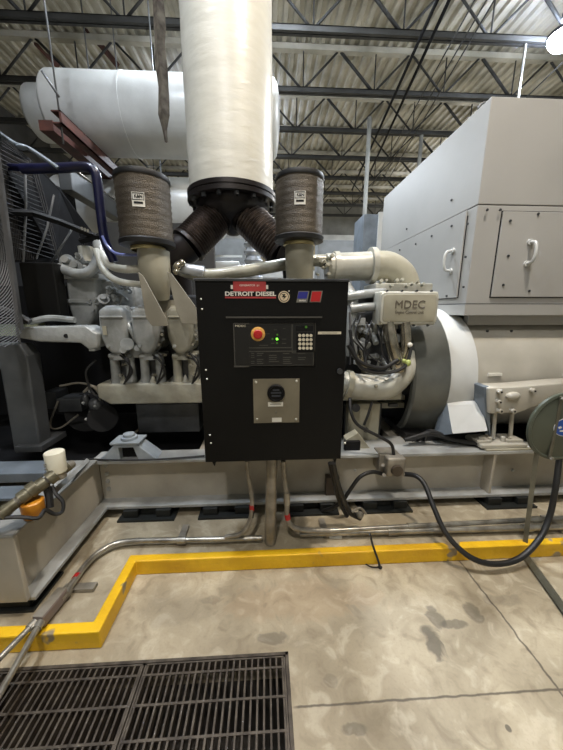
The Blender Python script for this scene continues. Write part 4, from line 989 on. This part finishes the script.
# junction box with flexible leads on the skid
jb = thing('junction_box', tuple(P(395,478,1.86)), 'small weathered junction box with round plug fixed on the skid front', 'junction box')
J = 1.86; m = MB(); bx(m, 380,455,399,472,J,YF+.1); m.build('back_box', M_galvd, jb, .004)
m = MB(); bx(m, 388,459,405,477,J-.06,J+.01); m.build('front_body', M_galvd, jb, .014, 3)
m = MB(); c = P(396.5,470,J-.06); m.cyl(c+V((0,.01,0)),c-V((0,.02,0)),.04,.037,n=24); m.build('round_plug', M_marker, jb)
m = MB(); 
for px,py in ((383,465),(384,475),(388,473),(403,474)): m.cyl(P(px,py,J-.02),P(px,py,J-.05),.013,n=10)
m.each('gland', M_galvd, jb)
run('thin_lead', [P(350,398,1.95),P(351,412,1.9),P(358,425,1.88),P(378,436,1.86),P(391,444,1.86),P(394,456,1.86)], .011, M_rub, 'thin black lead looping from behind the panel down into the junction box', 'cable', 'black leads')
run('thin_lead', [P(383,474,J-.02),P(372,472,1.8),P(360,477,1.78),P(350,490,1.78),P(343,500,1.78),P(332,508,1.82),P(322,511,1.86)], .013, M_rub, 'black lead curving from the junction box down left behind the panel foot', 'cable', 'black leads')
run('heavy_cable', [P(404,474,J-.03),P(416,476,1.76),P(425,485,1.7),P(434,508,1.6),P(447,535,1.5),P(470,557,1.42),P(495,564,1.40),P(520,558,1.42),P(540,538,1.46),P(550,515,1.5),P(556,485,1.52),P(560,455,1.57),P(566,430,1.60)], .016, M_rub, 'heavy black cable sagging from the junction box across to the round disc', 'cable')
run('braided_cable', [P(333,463,1.6),P(336,478,1.62),P(342,496,1.65),P(350,512,1.68),P(360,518,1.7)], .017, M_rub, 'thick black cable dropping from the panel right foot behind the conduits', 'cable', 'black leads')
run('braided_cable', [P(330,463,1.63),P(334,480,1.66),P(339,500,1.7),P(347,516,1.72)], .014, M_rub, 'second black cable beside the thick one below the panel right foot', 'cable', 'black leads')
m = MB(); m.ball(P(360,515,1.68),.024,1,1,1); m.tube([P(352,512,1.66),P(360,508,1.66),P(366,514,1.66)],.008,8); tag(m.build('cable_end', M_galvd), 'metal cable end lying on the pad below the skid edge', 'cable end')
run('loose_wire', [P(370,534,1.46),P(373,546,1.46),P(378,560,1.45),P(380,568,1.43)], .0065, M_rub, 'short black wire hanging over the yellow kerb', 'wire', 'loose wires')
m = MB(); c = PZ(380,567,.006); m.ball(c,.014,1,1,.6); m.tube([PZ(364,563,.006),PZ(372,567,.006),c],.004,6); tag(m.build('wire_tip', M_rub), 'black wire tip on the floor in front of the yellow kerb', 'wire')
run('edge_wire', [V((P(84,464,1.9).x,1.9,ZT+.014)),V((P(120,466,1.89).x,1.87,ZT+.012)),V((P(160,468,1.87).x,1.87,ZT+.012)),V((P(205,463,1.9).x,1.9,ZT+.012))], .006, M_rub, 'thin black wire lying along the skid top by the mount foot', 'wire', 'loose wires')

# ================================================================== FUEL FILTER ASSEMBLY (left)
ff = thing('fuel_filter_assembly', tuple(P(40,500,1.3)), 'fuel line with orange bowl and small hoses on the skid at left', 'fuel filter')
m = MB(); m.tube([P(-8,520,1.2),P(8,509,1.22),P(24,496,1.26),P(40,486,1.32),P(60,472,1.42),P(72,464,1.5)], .022, 12); m.build('fuel_pipe', M_galvd, ff)
m = MB()
for px,py,Y,r in ((4,512,1.2,.034),(12,506,1.22,.03),(24,496,1.25,.036),(33,489,1.28,.042),(42,484,1.31,.036),(52,477,1.36,.04),(66,468,1.45,.03)):
    c = P(px,py,Y); d_ = V((.5,.6,.35)).normalized(); m.sweep([c-d_*.018,c+d_*.018], r*.82, 10)
m.each('pipe_fitting', mat('greenish_brass',(120,116,96),.4,.5,(80,74,58),20), ff)
c = P(33,508,1.27); m = MB(); m.lathe((c.x,c.y,c.z-.04),(0,0,1),[(0,.001),(0,.036),(.01,.043),(.075,.046),(.08,.04),(.08,.001)],28); m.build('filter_bowl', M_orange, ff)
m = MB(); m.lathe((c.x,c.y,c.z-.055),(0,0,1),[(0,.001),(0,.03),(.014,.04),(.016,.03)],28); m.build('bowl_collar', M_galvd, ff)
m = MB(); m.tube([P(52,486,1.35),P(56,494,1.33),P(63,502,1.32),P(62,512,1.30),P(54,514,1.28),P(45,510,1.26),P(38,518,1.22),P(20,517,1.2),P(-2,518,1.18)], .0085, 8); m.build('small_hose', M_rub, ff)
m = MB(); m.tube([P(45,482,1.34),P(49,496,1.32),P(50,508,1.3)], .016, 8); m.build('hose_coupler', M_rub, ff)
m = MB(); a = P(57,489,1.4); b = P(87,461,1.86); m.sweep([a, b], .018, 4, True, False); m.build('support_bar', M_ffl, ff)
c = P(57.5,472,1.40); wf = thing('spin_on_filter', (c.x,c.y,c.z), 'small cream-white spin-on canister above the fuel line at left', 'fuel filter')
m = MB(); m.lathe(c,(0,0,1),[(0,.001),(0,.036),(.006,.041),(.104,.043),(.108,.041),(.11,.036),(.11,.001)],32); m.build('canister', M_cream, wf)
m = MB()
for dz,w_ in ((.06,.012),(.05,.01),(.035,.016)): m.box((c.x-.028,c.y-.0435,c.z+dz),(c.x-.028+w_,c.y-.04,c.z+dz+.004))
m.build('canister_print', M_gry, wf)
m = MB(); m.cyl(c-V((0,0,.03)),c+V((0,0,.002)),.035,n=20); m.build('filter_base', M_galvd, wf)

# ================================================================== REEL ON A STAND (right edge)
RC = P(562,427,1.55); RR = .205
rl = thing('cable_reel', tuple(PZ(523,556,0)), 'grey-green round disc with blue oval sticker on a slim steel stand at right', 'cable reel')
m = MB(); m.lathe(RC,(0,-1,0),[(-.02,.001),(-.02,RR-.01),(-.012,RR),(.004,RR),(.008,RR-.012),(.002,RR-.02),(.012,RR*.6),(.016,RR*.3),(.016,.001)],72); m.build('disc', M_disc, rl)
m = MB(); c = P(554,430,1.53); m.cbox((RC.x-.055,1.535,RC.z),.018,.01,RR*1.86); m.build('disc_rib', M_stand, rl, .003)
m = MB(); m.bolt((RC.x-.055,1.53,RC.z+RR*.86),(0,-1,0),.012,.012); m.bolt((RC.x-.05,1.53,RC.z-RR*.9),(0,-1,0),.01,.012); m.each('rib_bolt', M_galv, rl)
# sticker oval with white ring and lettering strokes
def oval(rx, rz, y, mm, nm, par):
    m = MB(); m.prism([V((RC.x+.005+rx*cos(t*2*pi/40), y, RC.z+.006+rz*sin(t*2*pi/40))) for t in range(40)], (0,-.0015,0)); return m.build(nm, mm, par)
s1 = oval(.074,.056,1.5335,M_wht,'sticker',rl); oval(.070,.052,1.532,M_sticker,'sticker_field',s1)
m = MB(); c = V((RC.x,1.5305,RC.z))
m.prism([c+V((-.045,0,.008)),c+V((-.03,0,.014)),c+V((-.02,0,.004)),c+V((-.038,0,-.004))],(0,-.001,0)); m.prism([c+V((-.015,0,.012)),c+V((.035,0,.018)),c+V((.035,0,.008)),c+V((-.012,0,.002))],(0,-.001,0)); m.box((RC.x-.03,1.5295,RC.z-.02),(RC.x+.04,1.5305,RC.z-.012)); m.build('sticker_print', M_wht, s1)
# stand
m = MB(); m.sweep([P(537,450,1.56),PZ(524,552,.02)], .017, 4, True, False); m.build('post', M_stand, rl)
a = PZ(523,552,.018); b = PZ(566,611,.018); m = MB(); m.sweep([a, b, b+(b-a)*.35], .024, 4, True, False); m.build('floor_bar', M_stand, rl)
b2 = PZ(600,546,.018); m = MB(); m.sweep([a, b2], .02, 4, True, False); m.build('floor_bar', M_stand, rl)
m = MB(); m.sweep([V((RC.x,1.57,RC.z)), P(600,427,1.62)], .03, 16); m.build('hub', M_stand, rl)

# ================================================================== WORLD / VIEW
wd = bpy.data.worlds.new('world'); SC.world = wd; wd.use_nodes = True
wd.node_tree.nodes['Background'].inputs[0].default_value = (.75,.8,.9,1); wd.node_tree.nodes['Background'].inputs[1].default_value = .02
vs = SC.view_settings; vs.view_transform = 'Standard'; vs.look = 'None'; vs.exposure = -.12; vs.gamma = 1; vs.use_curve_mapping = False
